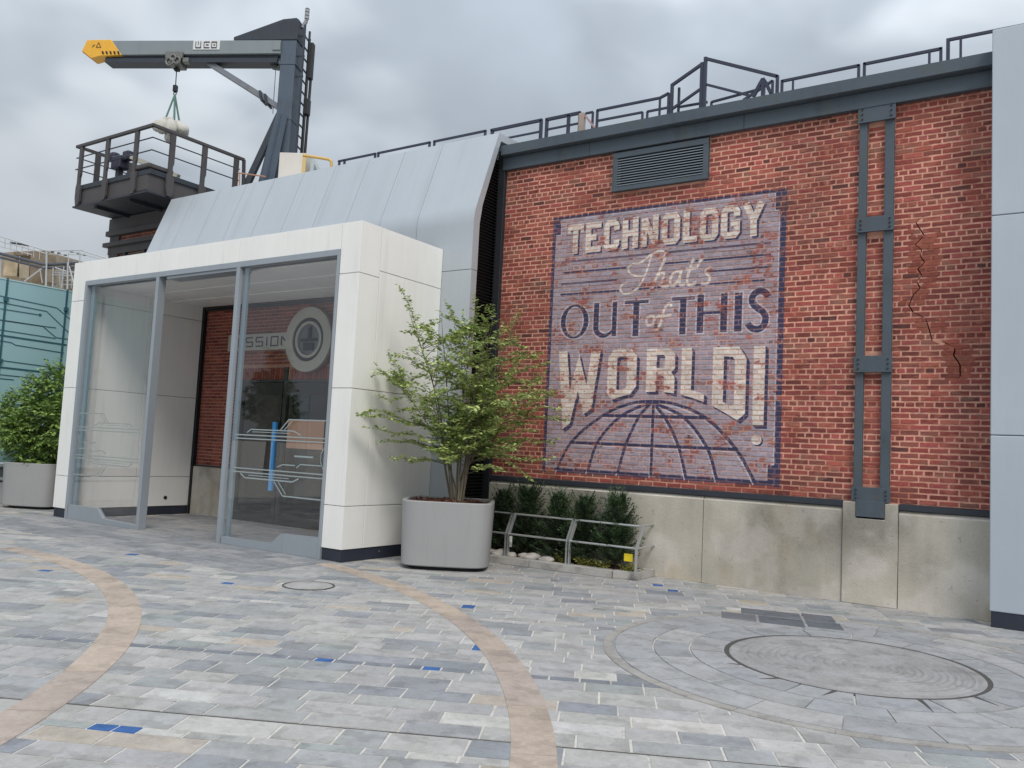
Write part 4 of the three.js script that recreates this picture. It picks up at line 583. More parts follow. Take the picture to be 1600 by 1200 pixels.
// ================================================================ CRANE
const CP = [-15.66, 0, -12.77], CT = 27.6 * R;
{
  const t = thing('jib_crane', 'grey-blue jib crane with yellow tipped boom standing on the roof', 'crane', CP, CT);
  mesh('mast', [box(.03, .40, 6.28, 11.05, -.42, 0, .012), box(.01, .42, 10.45, 10.5, -.44, .012), box(.02, .41, 9.1, 9.2, -.43, .008)], M.crane, t);
  mesh('mast_head', prism([[-1.16, 11.12], [.04, 11.56], [.36, 11.59], [.42, 11.55], [.42, 11.05], [-1.16, 11.035]], -.40, .02, .01), M.craneDark, t);
  mesh('boom', [prism([[-4.5, 11.03], [-4.5, 10.66], [.03, 10.70], [.03, 11.03]], -.36, .035, .012), box(-.16, .03, 10.78, 11.0, .03, .06)], M.craneLight, t);
  mesh('boom_track', [box(-4.42, -.05, 10.60, 10.70, -.28, -.04), box(-4.4, -.05, 10.50, 10.60, -.34, .0), ], M.craneDark, t);
  const tip = mesh('boom_tip', [prism([[-4.88, 11.04], [-4.26, 11.05], [-3.95, 10.66], [-4.52, 10.63], [-4.72, 10.57], [-4.99, 10.76]], -.26, .05, .012)], M.yellow, t);
  for (let i = 0; i < 5; i++) mesh('hazard_stripe', prism([[0, 0], [.045, 0], [.015, .075], [-.03, .075]], .055, .06).translate(-4.44 + i * .1, 10.675, 0), M.black, tip);
  mesh('warning_symbol', [bar(V(-4.62, 10.85, .058), V(-4.5, 10.85, .058), .006, .014), bar(V(-4.62, 10.85, .058), V(-4.56, 10.97, .058), .006, .014), bar(V(-4.5, 10.85, .058), V(-4.56, 10.97, .058), .006, .014), bar(V(-4.72, 10.86, .058), V(-4.66, 10.92, .058), .006, .02)], std(srgb(120, 92, 40), .6), tip);
  mesh('tip_guard', [bar(V(-4.98, 10.755, -.11), V(-4.73, 10.58, -.11), .26, .03)], std(srgb(190, 120, 70), .5), tip);
  const sg = mesh('name_plate', box(-2.15, -1.48, 10.79, 11.02, .035, .05, .004), std(srgb(214, 216, 216), .5), t), k = (x, p) => { const gs = []; for (let i = 0; i < p.length - 1; i++) gs.push(bar(V(x + p[i][0] * .125, 10.835 + p[i][1] * .14, .053), V(x + p[i + 1][0] * .125, 10.835 + p[i + 1][1] * .14, .053), .008, .027)); return gs; };
  mesh('lettering', [...k(-2.08, [[0, 1.1], [0, 0], [1.1, 0]]), ...k(-2.08, [[.5, .5], [.5, 1.1]]), ...k(-2.08, [[1, 0], [1, 1.1]]), ...k(-1.87, [[1.1, 1], [0, 1], [0, 0], [1.1, 0]]), ...k(-1.87, [[.35, .5], [.9, .5]]), ...k(-1.68, [[0, 0], [1, 0], [1, 1], [0, 1], [0, -.1]]), ...k(-1.68, [[.35, .5], [.7, .5]])], M.craneDark, sg);
  mesh('diagonal_brace', [bar(V(-2.0, 10.66, -.17), V(.05, 9.44, -.17), .2, .12)], std(srgb(128, 132, 140), .45, { metalness: .3, map: steelTex }), t);
  mesh('brace_collar', [bar(V(-.43, 9.81, -.17), V(-.37, 9.57, -.17), .34, .045), bar(V(-.30, 9.73, -.17), V(-.24, 9.49, -.17), .34, .045)], M.craneDark, t);
  for (const [z, x] of [[.02, -.52], [-.44, -.40]]) mesh('raking_leg', bar(V(.12, 9.2, z), V(x - .44, 6.28, z + (z > 0 ? .12 : -.12)), .15, .13), M.craneDark, t);
  for (const [z, x] of [[.07, .0], [.06, .22]]) mesh('raking_leg', bar(V(x === 0 ? .13 : .24, 9.18, z), V(x - .22, 6.28, z + .35), .13, .13), M.crane, t);
  mesh('ladder', [bar(V(.56, 6.4, -.06), V(.56, 11.45, -.06), .04, .05), bar(V(.56, 6.4, -.38), V(.56, 11.45, -.38), .04, .05), ...Array.from({ length: 18 }, (_, i) => bar(V(.56, 6.6 + i * .27, -.38), V(.56, 6.6 + i * .27, -.06), .03, .03)), ...[10.2, 10.7, 11.2].map((y) => bar(V(.4, y, -.1), V(.58, y, -.1), .03, .04))], M.craneDark, t);
  mesh('cable_bundle', [rod(V(.66, 6.4, -.2), V(.62, 11.2, -.25), .03), rod(V(.68, 8, -.3), V(.7, 11.0, -.3), .035), box(.6, .74, 9.3, 9.7, -.34, -.16, .03), box(.6, .74, 10.2, 11.1, -.36, -.2, .03)], M.black, t);
  mesh('beacon', [rod(V(.44, 11.45, -.2), V(.52, 11.62, -.2), .05), ...[0, 1, 2].map((i) => new THREE.CylinderGeometry(.055, .055, .06, 12).translate(.53, 11.7 + i * .085, -.2)), new THREE.CylinderGeometry(.035, .035, .3, 10).translate(.53, 11.78, -.2), new THREE.CylinderGeometry(.02, .055, .04, 12).translate(.53, 11.94, -.2)], std(srgb(150, 152, 156), .4), t);
  const wh = (x, y, z, q) => new THREE.TorusGeometry(q, q * .28, 8, 16).translate(x, y, z);
  mesh('trolley', [box(-2.82, -2.38, 10.56, 10.74, .0, .09, .02), box(-2.76, -2.44, 10.42, 10.6, -.3, .08, .02), wh(-2.68, 10.47, .1, .09), wh(-2.5, 10.5, .1, .08), wh(-2.6, 10.56, .11, .07), box(-2.4, -2.24, 10.48, 10.6, -.1, .05, .02)], std(srgb(128, 130, 126), .5, { metalness: .4, map: grainTex }), t);
  mesh('pulley', [wh(-.14, 10.5, -.15, .1), wh(-.06, 10.46, -.15, .08), box(-.2, .0, 10.5, 10.66, -.22, -.08, .02)], std(srgb(110, 112, 112), .5, { metalness: .4 }), t);
  mesh('hoist_cable', [rod(V(-2.6, 10.42, -.1), V(-2.59, 9.94, -.1), .012), rod(V(-.13, 10.45, -.15), V(-.12, 9.3, -.15), .008)], M.black, t);
  mesh('hook_block', [box(-2.64, -2.54, 9.8, 9.97, -.15, -.05, .02), box(-2.65, -2.53, 10.32, 10.4, -.16, -.04, .02), new THREE.TorusGeometry(.035, .012, 6, 12).translate(-2.59, 9.76, -.1)], M.black, t);
}
{
  const sl = thing('lifting_sling', 'green lifting slings hanging from the crane hook round the sacks', 'sling', CP, CT), mt = std(srgb(92, 128, 118), .8);
  const T = V(-2.59, 9.735, -.1); for (const [x, y, z] of [[-2.69, 9.1, .04], [-2.48, 9.08, .02], [-2.62, 9.1, -.22], [-2.45, 9.08, -.16]]) mesh('strap', rod(T, V(x, y, z), .022, .022, 6), mt, sl);
  const sackM = std(srgb(206, 204, 196), .9, { map: grainTex, bumpMap: fineBump, bumpScale: .006 });
  const lab = ['white sack at the left end of the bundle hanging from the crane', 'white sack second from the left at the front of the hanging bundle', 'white sack at the front middle of the hanging bundle, straight below the slings', 'white sack at the right end of the bundle hanging from the crane', 'white sack lowest in the bundle hanging from the crane', 'white sack at the back left of the hanging bundle', 'white sack at the back right of the hanging bundle'];
  const P = [[-2.86, 8.94, .0, -.85, .92], [-2.69, 8.87, .13, -.35, 1.0], [-2.48, 8.85, .15, .12, 1.0], [-2.28, 8.86, .04, .7, .95], [-2.57, 8.68, .0, .0, .85], [-2.72, 8.95, -.26, -.4, .9], [-2.4, 8.93, -.26, .4, .9]];
  const rr = rng(12); P.forEach(([x, y, z, tilt, sc], i) => {
    const prof = []; for (let k = 0; k <= 16; k++) { const u = k / 16; prof.push(new THREE.Vector2(Math.max(.001, .15 * Math.sqrt(Math.max(0, 1 - ((u - .33) / (u < .33 ? .33 : .62)) ** 2)) + (u > .88 ? .03 + .03 * (u - .88) * 8 : 0)), -.22 + .44 * u)); }
    const g = new THREE.LatheGeometry(prof, 14), p = g.attributes.position; for (let v = 0; v < p.count; v++) { const a = Math.atan2(p.getZ(v), p.getX(v)), n = 1 + .10 * Math.sin(a * 3 + i) + .05 * Math.sin(a * 7 + p.getY(v) * 12); p.setX(v, p.getX(v) * n); p.setZ(v, p.getZ(v) * n); } g.computeVertexNormals();
    g.rotateZ(tilt).rotateY(i * 1.1 * 0).scale(sc * .95, sc * .95, sc * .95);
    const w = V(x, y, z).applyAxisAngle(V(0, 1, 0), CT).add(V(...CP)); const m = mesh('sack', g, sackM); m.position.copy(w); m.rotation.y = CT; tag(m, lab[i], 'sack', 'white sacks hung from the crane');
  });
}
{ // cabinet and yellow pipe on the roof
  const a = at(463, 244, 16.6), t = thing('roof_cabinet', 'small off-white cabinet with yellow edge on the roof beside the crane mast', 'cabinet', [a.x, 6.28, a.z], 30 * R), h = a.y - 6.28;
  mesh('body', box(-.27, .27, 0, h, -.3, .2, .015), std(srgb(214, 210, 202), .6, { map: paintTex }), t); mesh('edge_strip', box(.2, .275, 0, h - .02, .2, .215), std(srgb(206, 180, 124), .6), t);
  const b = at(488, 248, 16.4), s = thing('sloped_hood', 'grey sloped metal hood half hidden behind the canopy beside the cabinet', 'roof hood', [b.x, 6.28, b.z], 30 * R), hh = b.y - 6.28;
  mesh('hood', prism([[0, 0], [.62, 0], [.55, .08], [.06, hh], [0, hh]], -.3, .1, .01), std(srgb(176, 184, 188), .5, { map: paintTex }), s); mesh('hood_face', prism([[.06, .02], [.45, .02], [.08, hh - .14]], .1, .108), std(srgb(120, 132, 142), .5), s);
  const pts = [[474, 243], [495, 246], [513, 249], [517.5, 252], [518, 262], [517, 275]].map(([x, y]) => at(x, y, 16)); const o = pts[0].clone(); const y = thing('yellow_pipe', 'bent yellow handrail pipe on the roof beside the cabinet', 'pipe', [o.x, o.y, o.z]);
  mesh('tube', new THREE.TubeGeometry(new THREE.CatmullRomCurve3(pts.map((p) => p.sub(o)), false, 'catmullrom', .2), 24, .028, 8), std(srgb(206, 168, 92), .5), y);
  const q = at(372, 270, 17.5), q2 = at(415, 276, 17.0), q3 = at(373, 290, 17.5); const y2 = thing('orange_rail', 'thin orange rail low on the roof left of the crane legs', 'rail', [q.x, q.y, q.z]); mesh('rail', [rod(V(0, 0, 0), q2.clone().sub(q), .014), rod(V(.05, 0, 0), q3.clone().sub(q).add(V(.05, -.3, 0)), .014)], std(srgb(176, 128, 100), .6), y2);
}

// ================================================================ FOLIAGE
function leafMat(c) { return new THREE.MeshPhysicalMaterial({ color: c, vertexColors: true, roughness: 0.7, side: THREE.DoubleSide, transmission: 0.22, thickness: 0 }); }
function leaf(T, p, dir, nrm, L, w, col) {               // a folded four-point leaf
  const s = V().crossVectors(dir, nrm).normalize(), a = p, b = p.clone().addScaledVector(dir, L), m = p.clone().addScaledVector(dir, L * .45), l = m.clone().addScaledVector(s, w).addScaledVector(nrm, w * .35), r = m.clone().addScaledVector(s, -w).addScaledVector(nrm, w * .35);
  T.tri(a.toArray(), l.toArray(), b.toArray(), col); T.tri(a.toArray(), b.toArray(), r.toArray(), col);
}
const rv = (r, k = 1) => V((r() - .5) * 2 * k, (r() - .5) * 2 * k, (r() - .5) * 2 * k);
function twigLeaves(T, W, a, b, r, size, density, cols, droop = .25) {   // a twig with alternate leaves
  const n = Math.max(2, Math.round(a.distanceTo(b) * density)), d = b.clone().sub(a).normalize();
  for (let i = 0; i <= n; i++) { const p = a.clone().lerp(b, (i + r() * .6) / (n + .3)), side = V().crossVectors(d, V(0, 1, 0)); if (side.lengthSq() < .01) side.set(1, 0, 0); side.normalize().multiplyScalar(i % 2 ? 1 : -1); const dir = d.clone().multiplyScalar(.5).add(side).add(rv(r, .45)).add(V(0, -droop, 0)).normalize(), nr = V(0, 1, 0).add(rv(r, .6)).normalize(), c = cols[Math.floor(r() * cols.length)], k = .8 + .4 * r(); leaf(T, p, dir, nr, size * (.55 + .85 * r()), size * .3 * (.7 + .6 * r()), [c[0] * k, c[1] * k, c[2] * k]); }
}
const greens = [lin(158, 178, 98), lin(138, 162, 86), lin(178, 194, 108), lin(112, 138, 74), lin(194, 206, 130), lin(150, 160, 84)];
function curve(a, b, sag, r, wob = .06) { const m1 = a.clone().lerp(b, .35).add(V(0, sag, 0)).add(rv(r, wob)), m2 = a.clone().lerp(b, .7).add(V(0, sag * .8, 0)).add(rv(r, wob)); return new THREE.CatmullRomCurve3([a, m1, m2, b]); }
function tubeTaper(c, r0, r1, seg = 8, rad = 6) { const g = new THREE.TubeGeometry(c, seg, 1, rad), p = g.attributes.position, cp = c.getSpacedPoints(seg); for (let i = 0; i <= seg; i++) for (let j = 0; j <= rad; j++) { const k = i * (rad + 1) + j, q = c.getPointAt(i / seg), s = mix(r0, r1, i / seg); p.setXYZ(k, q.x + (p.getX(k) - q.x) * s, q.y + (p.getY(k) - q.y) * s, q.z + (p.getZ(k) - q.z) * s); } g.computeVertexNormals(); return g; }
{
  const pc = V(-7.05, 0, -9.16), t = thing('planter_tree', 'airy young multi-stemmed tree with small leaves in the big planter before the mural wall', 'tree', [pc.x, 0.8, pc.z]);
  const r = rng(909), L = (px, py, dd) => at(px, py, 11.35 + dd).sub(t.position), wood = [], leaves = new Tri();
  // stems, each given by its tip in the crown
  const stems = [[640, 490, .2], [690, 500, -.3], [745, 482, .1], [772, 488, .4], [808, 497, -.2], [720, 540, .6], [670, 560, -.5], [785, 560, .6], [840, 600, 0], [610, 580, .1], [760, 520, -.5]];
  const base = [[705, 786], [709, 788], [712, 786], [718, 787], [722, 785], [716, 783]];
  const sc = [];
  stems.forEach(([x, y, d], i) => { const b = base[i % 6], a = L(b[0], b[1], (r() - .5) * .15), e = L(x, y, d), m = a.clone().lerp(e, .45).add(V((r() - .5) * .15, .12, 0)); m.x = mix(m.x, a.x, .25); const c = new THREE.CatmullRomCurve3([a, a.clone().lerp(m, .5).add(V((r() - .5) * .06, .06, (r() - .5) * .06)), m, e]); sc.push(c); wood.push(tubeTaper(c, i < 6 ? .017 : .012, .003, 14, 6)); });
  const tips = [[628, 455, .1], [556, 646, .1], [566, 650, -.4], [595, 578, .2], [610, 560, -.3], [640, 520, .3], [600, 690, .3], [615, 715, -.3], [870, 640, -.1], [858, 618, .3], [880, 655, .2], [846, 590, -.4], [862, 690, .2], [850, 720, -.2], [836, 560, .2], [812, 540, .4], [806, 498, .1], [826, 745, .3], [596, 620, 0], [586, 670, -.2], [626, 640, .4], [640, 600, -.5], [655, 570, .4], [642, 545, -.2], [670, 520, .5], [700, 480, -.1], [725, 500, .3], [742, 470, 0], [760, 500, .5], [780, 520, -.4], [800, 580, .7], [820, 620, -.7], [830, 660, .6], [800, 700, -.5], [815, 690, .8], [780, 735, -.6], [760, 600, .9], [740, 640, -.9], [720, 680, .9], [690, 610, -.8], [680, 660, .8], [660, 690, -.6], [650, 720, .5], [700, 720, -.8], [730, 560, -.7], [770, 660, .9], [745, 700, 1.0], [790, 630, -.8], [690, 560, .7], [710, 600, .9], [670, 620, .6], [640, 660, .7], [765, 570, .7], [785, 600, .8], [752, 620, 1.0]];
  const cx = L(740, 630, 0);
  const branch = (tip, from, sub) => {
    const c = curve(from, tip, .05 * (r() + .3), r, .05); wood.push(tubeTaper(c, .006, .0015, 6, 4)); const len = from.distanceTo(tip);
    const n = Math.max(4, Math.round(len / .055));
    for (let k = 1; k <= n; k++) { const u = .18 + .82 * k / n, p = c.getPointAt(Math.min(.999, u)), tg = c.getTangentAt(Math.min(.999, u)), side = V().crossVectors(tg, V(0, 1, 0)).normalize().multiplyScalar(k % 2 ? 1 : -1); const e = p.clone().addScaledVector(tg, .07 * (.6 + r())).addScaledVector(side, (.05 + .12 * r()) * (1.15 - u)).add(V(0, .04 * (r() - .2), 0)).add(rv(r, .03)); if (u < .9) wood.push(rod(p, e, .0016, .001, 3)); twigLeaves(leaves, wood, p, e, r, .062, 62, greens); }
  };
  tips.forEach(([x, y, d], i) => { const e = L(x, y, d * .8); let best = null, bd = 1e9; sc.forEach((c) => { for (let u = .2; u <= .85; u += .05) { const p = c.getPointAt(u); if (p.y > e.y - .05) continue; const q = p.distanceTo(e) + .35 * Math.abs(e.y - p.y - .35); if (q < bd) { bd = q; best = p; } } }); branch(e, best ?? sc[0].getPointAt(.4)); });
  for (let i = 0; i < 140; i++) { const c = sc[Math.floor(r() * sc.length)], u = .22 + .66 * r() ** 1.2, p = c.getPointAt(u), a = r() * 6.28, q = .25 + .5 * r(), ex = r() < .62 ? .3 : 0; const e = p.clone().add(V(Math.cos(a) * q + ex * .35, .12 + .3 * r(), Math.sin(a) * q - ex * .2)); branch(e, p); }
  mesh('trunk', wood, M.bark, t); mesh('crown', leaves.geo(), leafMat(0xffffff), t, true);
}
{
  const pc = V(-17.05, 0, -8.85), t = thing('bushy_tree', 'dense round leafy shrub tree in the planter left of the white entrance', 'tree', [pc.x, .8, pc.z]);
  const r = rng(414), wood = [], leaves = new Tri(), g2 = [lin(136, 166, 74), lin(118, 150, 68), lin(154, 184, 90), lin(98, 126, 62)], D = 16.6;
  const blobs = [[45, 640, .42, 0], [75, 615, .4, .1], [100, 600, .38, 0], [70, 660, .5, .35], [30, 665, .34, -.2], [45, 690, .4, .1], [95, 660, .55, -.1], [80, 700, .45, .3], [125, 640, .5, 0], [110, 690, .5, .1], [60, 715, .3, 0], [15, 650, .2, .1], [20, 680, .22, 0]];
  const root = V(0, 0, 0);
  for (const [x, y, q, d] of blobs) { const c = at(x, y, D + d).sub(t.position); for (let i = 0; i < 5; i++) { const e = c.clone().add(rv(r, q * .5)); wood.push(tubeTaper(curve(root.clone().add(rv(r, .08)), e, .1, r, .1), .014, .004, 6, 5)); }
    for (let i = 0; i < 150 * q / .4; i++) { const dir = rv(r).normalize(), rad = q * (.45 + .6 * Math.sqrt(r())) , p = c.clone().addScaledVector(dir, rad * .85), e = p.clone().addScaledVector(dir, .12 + .1 * r()).add(V(0, .03, 0)).add(rv(r, .05)); wood.push(rod(p, e, .003, .002, 3)); twigLeaves(leaves, wood, p, e, r, .085, 42, g2, .4); } }
  mesh('trunk', wood, M.bark, t); mesh('crown', leaves.geo(), leafMat(0xffffff), t, true);
}
// ================================================================ PLANTERS
function superRing(w, y, n = 64, e = 5) { const pts = []; for (let i = 0; i < n; i++) { const a = i / n * 2 * Math.PI, c = Math.cos(a), s = Math.sin(a), k = w / (Math.abs(c) ** e + Math.abs(s) ** e) ** (1 / e); pts.push([c * k, y, s * k]); } return pts; }
function loft(rings, closeTop) { const pos = [], N = rings[0].length; for (let i = 0; i < rings.length - 1; i++) for (let k = 0; k < N; k++) { const a = rings[i][k], b = rings[i][(k + 1) % N], c = rings[i + 1][k], d = rings[i + 1][(k + 1) % N]; pos.push(...a, ...c, ...b, ...b, ...c, ...d); } const g = new THREE.BufferGeometry(); g.setAttribute('position', new THREE.BufferAttribute(new Float32Array(pos), 3)); g.computeVertexNormals(); return toCreasedNormals(g, .5); }
function planter(label, x, z, turn, w, h) {
  const t = thing('concrete_planter', label, 'planter', [x, 0, z], turn, 'large grey planters with trees');
  mesh('shell', loft([superRing(w - .06, .05), superRing(w - .045, .05), superRing(w - .035, .062), superRing(w - .006, h - .012), superRing(w - .012, h - .002), superRing(w - .02, h), superRing(w - .055, h), superRing(w - .065, h - .008), superRing(w - .07, h - .2)]), M.planter, t);
  mesh('foot', loft([superRing(w - .13, 0), superRing(w - .13, .055)]), M.black, t);
  const r = rng(Math.round(x * 100)), s = [], chips = new Tri(); const disc = []; for (let i = 0; i < 5; i++) disc.push(superRing((w - .068) * (1 - i / 5), h - .045 + .03 * i / 5)); disc.push(superRing(.001, h - .015)); s.push(loft(disc));
  mesh('soil', s, M.mulch, t);
  for (let i = 0; i < 420; i++) { const a = r() * 6.28, q = Math.sqrt(r()) * (w - .12), p = V(Math.cos(a) * q, h - .036 + .03 * (1 - q / w) + .012 * r(), Math.sin(a) * q), d = rv(r).setY((r() - .5) * .7).normalize(); leaf(chips, p, d, V(0, 1, 0).add(rv(r, .5)).normalize(), .05 + .04 * r(), .012, lin(84 + 40 * r(), 52 + 22 * r(), 42 + 14 * r())); }
  tag(mesh('bark_mulch', chips.geo(), std(0xffffff, .95, { vertexColors: true, side: THREE.DoubleSide }), t, true), null, null, null, 'stuff');
  return t;
}
planter('big pale grey planter with rounded corners standing between the entrance and the railed hedge', -7.05, -9.16, 33 * R, .615, .885);
planter('grey planter at the far left beside the entrance and the turquoise glass screen', -17.05, -8.85, 28 * R, .56, .88);

// ================================================================ PLANTING BED
{
  const bed = thing('bed_kerb', 'low pale stone kerb round the planting bed at the foot of the brick wall', 'kerb', [0, 0, 0]); const km = std(srgb(178, 176, 172), .85, { map: stoneTex, bumpMap: stoneBump, bumpScale: .003 });
  const run = [[-7.5, -9.86], [-6.0, -9.94], [-4.92, -10.0], [-4.66, -10.16], [-4.66, -10.67]];
  for (const [x0, z0, x1, z1] of [[-7.46, -9.87, -6.22, -9.93], [-6.21, -9.93, -4.98, -9.99], [-4.965, -10.0, -4.66, -10.2], [-4.66, -10.215, -4.67, -10.665]]) { const d = Math.hypot(x1 - x0, z1 - z0), nx = -(z1 - z0) / d, nz = (x1 - x0) / d, s = -.15; mesh('kerb_stone', prism([[x0, -z0], [x0 + nx * -s * -1, -(z0 + nz * s)], [x1 + nx * s, -(z1 + nz * s)], [x1, -z1]].map((p, i) => i === 1 ? [x0 + nx * s, -(z0 + nz * s)] : p), 0, .1, .006).rotateX(-Math.PI / 2), km, bed); }
  const soil = thing('bed_soil', 'dark soil and bark of the planting bed under the hedge', 'soil', [0, 0, 0]); soil.userData.kind = 'structure';
  delete soil.userData.category; mesh('soil_surface', prism([[-7.5, 10.02], [-6.0, 10.1], [-5.0, 10.15], [-4.82, 10.25], [-4.82, 10.67], [-7.5, 10.67]], .0, .085).rotateX(-Math.PI / 2), M.mulch, soil);
}
const yewCols = [lin(66, 90, 54), lin(56, 78, 48), lin(80, 106, 62), lin(48, 66, 44)];
function yew(T, wood, x, y, z, h, w, r) {
  wood.push(rod(V(x, y, z), V(x, y + h * .9, z), .02, .006, 5));
  const n = Math.round(200 * h * w / .5);
  for (let i = 0; i < n; i++) { const u = Math.pow(r(), .8), a = r() * 6.28, rad = w * .5 * (1 - u * .85) * (.35 + .85 * r()) * (1 + .35 * Math.sin(a * 2 + x * 9 + h * 40)), el = .35 + .75 * u + .3 * r(), b = V(x, y + u * h * .82, z), d = V(Math.cos(a) * Math.cos(el * .9), Math.sin(el), Math.sin(a) * Math.cos(el * .9)).normalize(), L = Math.min(.42, rad + .10 + (r() < .12 ? .14 : 0)), p0 = b.clone().addScaledVector(d, L * .15); let p = b.clone(); const st = 9, c0 = yewCols[Math.floor(r() * 4)], lt = r() < .12 ? 1.5 : 1;
    for (let k = 0; k < st; k++) { const q = b.clone().addScaledVector(d, L * (k + 1) / st).add(V(0, -.05 * Math.sin(k / st * 2) * (1 - u), 0)); const side = V().crossVectors(d, V(0, 1, 0)); if (side.lengthSq() < .01) side.set(1, 0, 0); side.normalize(); for (const s of [1, -1]) { const nd = d.clone().multiplyScalar(.8).addScaledVector(side, s * .9).add(rv(r, .35)).normalize(); const kk = (.75 + .5 * r()) * lt; leaf(T, q, nd, V(0, 1, 0).add(rv(r, .5)).normalize(), .05 + .02 * r(), .0075, c0.map((v) => v * kk)); } leaf(T, q, d.clone().add(rv(r, .4)).normalize(), V(0, 1, 0).add(rv(r, .8)).normalize(), .055, .0075, c0); }
  }
}
[['yew shrub farthest left in the bed, half hidden by the big planter', -7.0, .92, .95], ['dark narrow yew shrub second from the left behind the bed rail', -6.58, 1.0, .95], ['yew shrub in the middle of the row behind the bed rail', -6.06, .93, .95], ['yew shrub second from the right behind the bed rail', -5.64, .9, .95], ['broad yew shrub at the right end of the row, by the rail corner', -5.13, .96, 1.1]].forEach(([lab, x, h, w], i) => {
  const r = rng(600 + i), T = new Tri(), wood = [], t = thing('yew_shrub', lab, 'shrub', [x, .08, -10.40], 0, 'yew shrubs in the railed bed'); yew(T, wood, 0, 0, 0, h, w, r); mesh('trunk', wood, M.bark, t); mesh('crown', T.geo(), leafMat(0xffffff), t, true);
});
{
  const r = rng(321), mt = leafMat(0xffffff), yl = [lin(150, 150, 62), lin(126, 136, 60), lin(170, 164, 84)];
  [['yellow-green ground plant left of the middle rail post', -5.88], ['tiny yellow-green ground plant right of the middle rail post', -5.5], ['yellow-green ground plant midway along the right rail bay', -5.22], ['yellow-green ground plant at the rail corner under the yellow tag', -4.84]].forEach(([lab, x], i) => { const T = new Tri(); for (let k = 0; k < 46; k++) { const a = r() * 6.28, d = V(Math.cos(a) * .8, .5 + r(), Math.sin(a) * .8).normalize(), p = V((r() - .5) * .16, .0, (r() - .5) * .1); const e = p.clone().addScaledVector(d, .07 + .07 * r()); twigLeaves(T, null, p, e, r, .04, 40, yl); } const m = mesh('ground_plant', T.geo(), mt, scene, true); m.position.set(x, .085, -10.2); tag(m, lab, 'plant', 'yellow-green plants in the railed bed'); });
  const sm = std(srgb(182, 178, 172), .85, { map: stoneTex }); [[-7.0, .09], [-6.82, .12], [-6.62, .08], [-6.42, .1], [-6.28, .11], [-6.14, .07], [-6.04, .09]].forEach(([x, q], i) => { const g = new THREE.IcosahedronGeometry(q, 2), p = g.attributes.position; for (let v = 0; v < p.count; v++) { const k = .82 + .36 * vnoise(p.getX(v) * 14 + i * 5, p.getY(v) * 14 + p.getZ(v) * 9, 3); p.setXYZ(v, p.getX(v) * k * 1.2, p.getY(v) * k * .55, p.getZ(v) * k * .8); } g.computeVertexNormals(); const m = mesh('pale_rock', g, sm); m.position.set(x, .115, -10.12 - .02 * (i % 2)); m.rotation.y = i; tag(m, ['pale rock in the bed right beside the big planter', 'large flat pale rock left of the first rail post', 'small pale rock right behind the first rail post', 'pale rock just right of the first rail post', 'largest pale rock in the middle of the left rail bay', 'small pale rock between two larger ones in the left rail bay', 'pale rock at the right end of the row, beside the ground plant'][i], 'rock', 'pale rocks edging the bed'); });
}
{ // galvanised bed rail
  const t = thing('bed_rail', 'low galvanised two-bar rail with cranked posts in front of the hedge', 'railing', [0, 0, 0]); const z0 = -10.06, post = (x) => mesh('post', [bar(V(x, .1, z0), V(x, .42, z0), .022, .04), bar(V(x, .41, z0), V(x + .035, .70, z0 - .1), .022, .04)], M.rail, t);
  for (const x of [-6.70, -6.655, -5.70, -5.655, -4.67]) post(x);
  for (const [a, b] of [[-7.3, -6.70], [-6.655, -5.70], [-5.655, -4.72]]) { mesh('top_rail', rod(V(a + .035, .69, z0 - .1), V(b + .035, .69, z0 - .1), .015), M.rail, t); mesh('mid_rail', rod(V(a, .41, z0), V(b + .01, .41, z0), .015), M.rail, t); }
  mesh('end_rail', [rod(V(-4.685, .69, z0 - .1), V(-4.72, .69, -10.67), .015), rod(V(-4.67, .41, z0), V(-4.70, .41, -10.67), .015), rod(V(-4.72, .41, z0), V(-4.67, .41, z0), .015)], M.rail, t);
  mesh('base_plate', [-6.68, -5.68, -4.67].map((x) => box(x - .06, x + .06, .1, .108, z0 - .05, z0 + .05)), M.rail, t);
  const y = mesh('yellow_tag', box(-.062, .062, -.05, .05, -.003, .003, .002), std(srgb(232, 206, 40), .6)); y.position.set(-4.80, .28, -10.1); tag(y, 'small square yellow tag hanging by the rail corner post', 'tag');
  const w = mesh('white_tag', box(-.022, .022, -.075, .075, -.004, .004, .003), std(srgb(226, 226, 222), .6)); w.position.set(-6.61, .31, -10.05); tag(w, 'narrow white strip tag hanging below the left rail bay', 'tag');
}

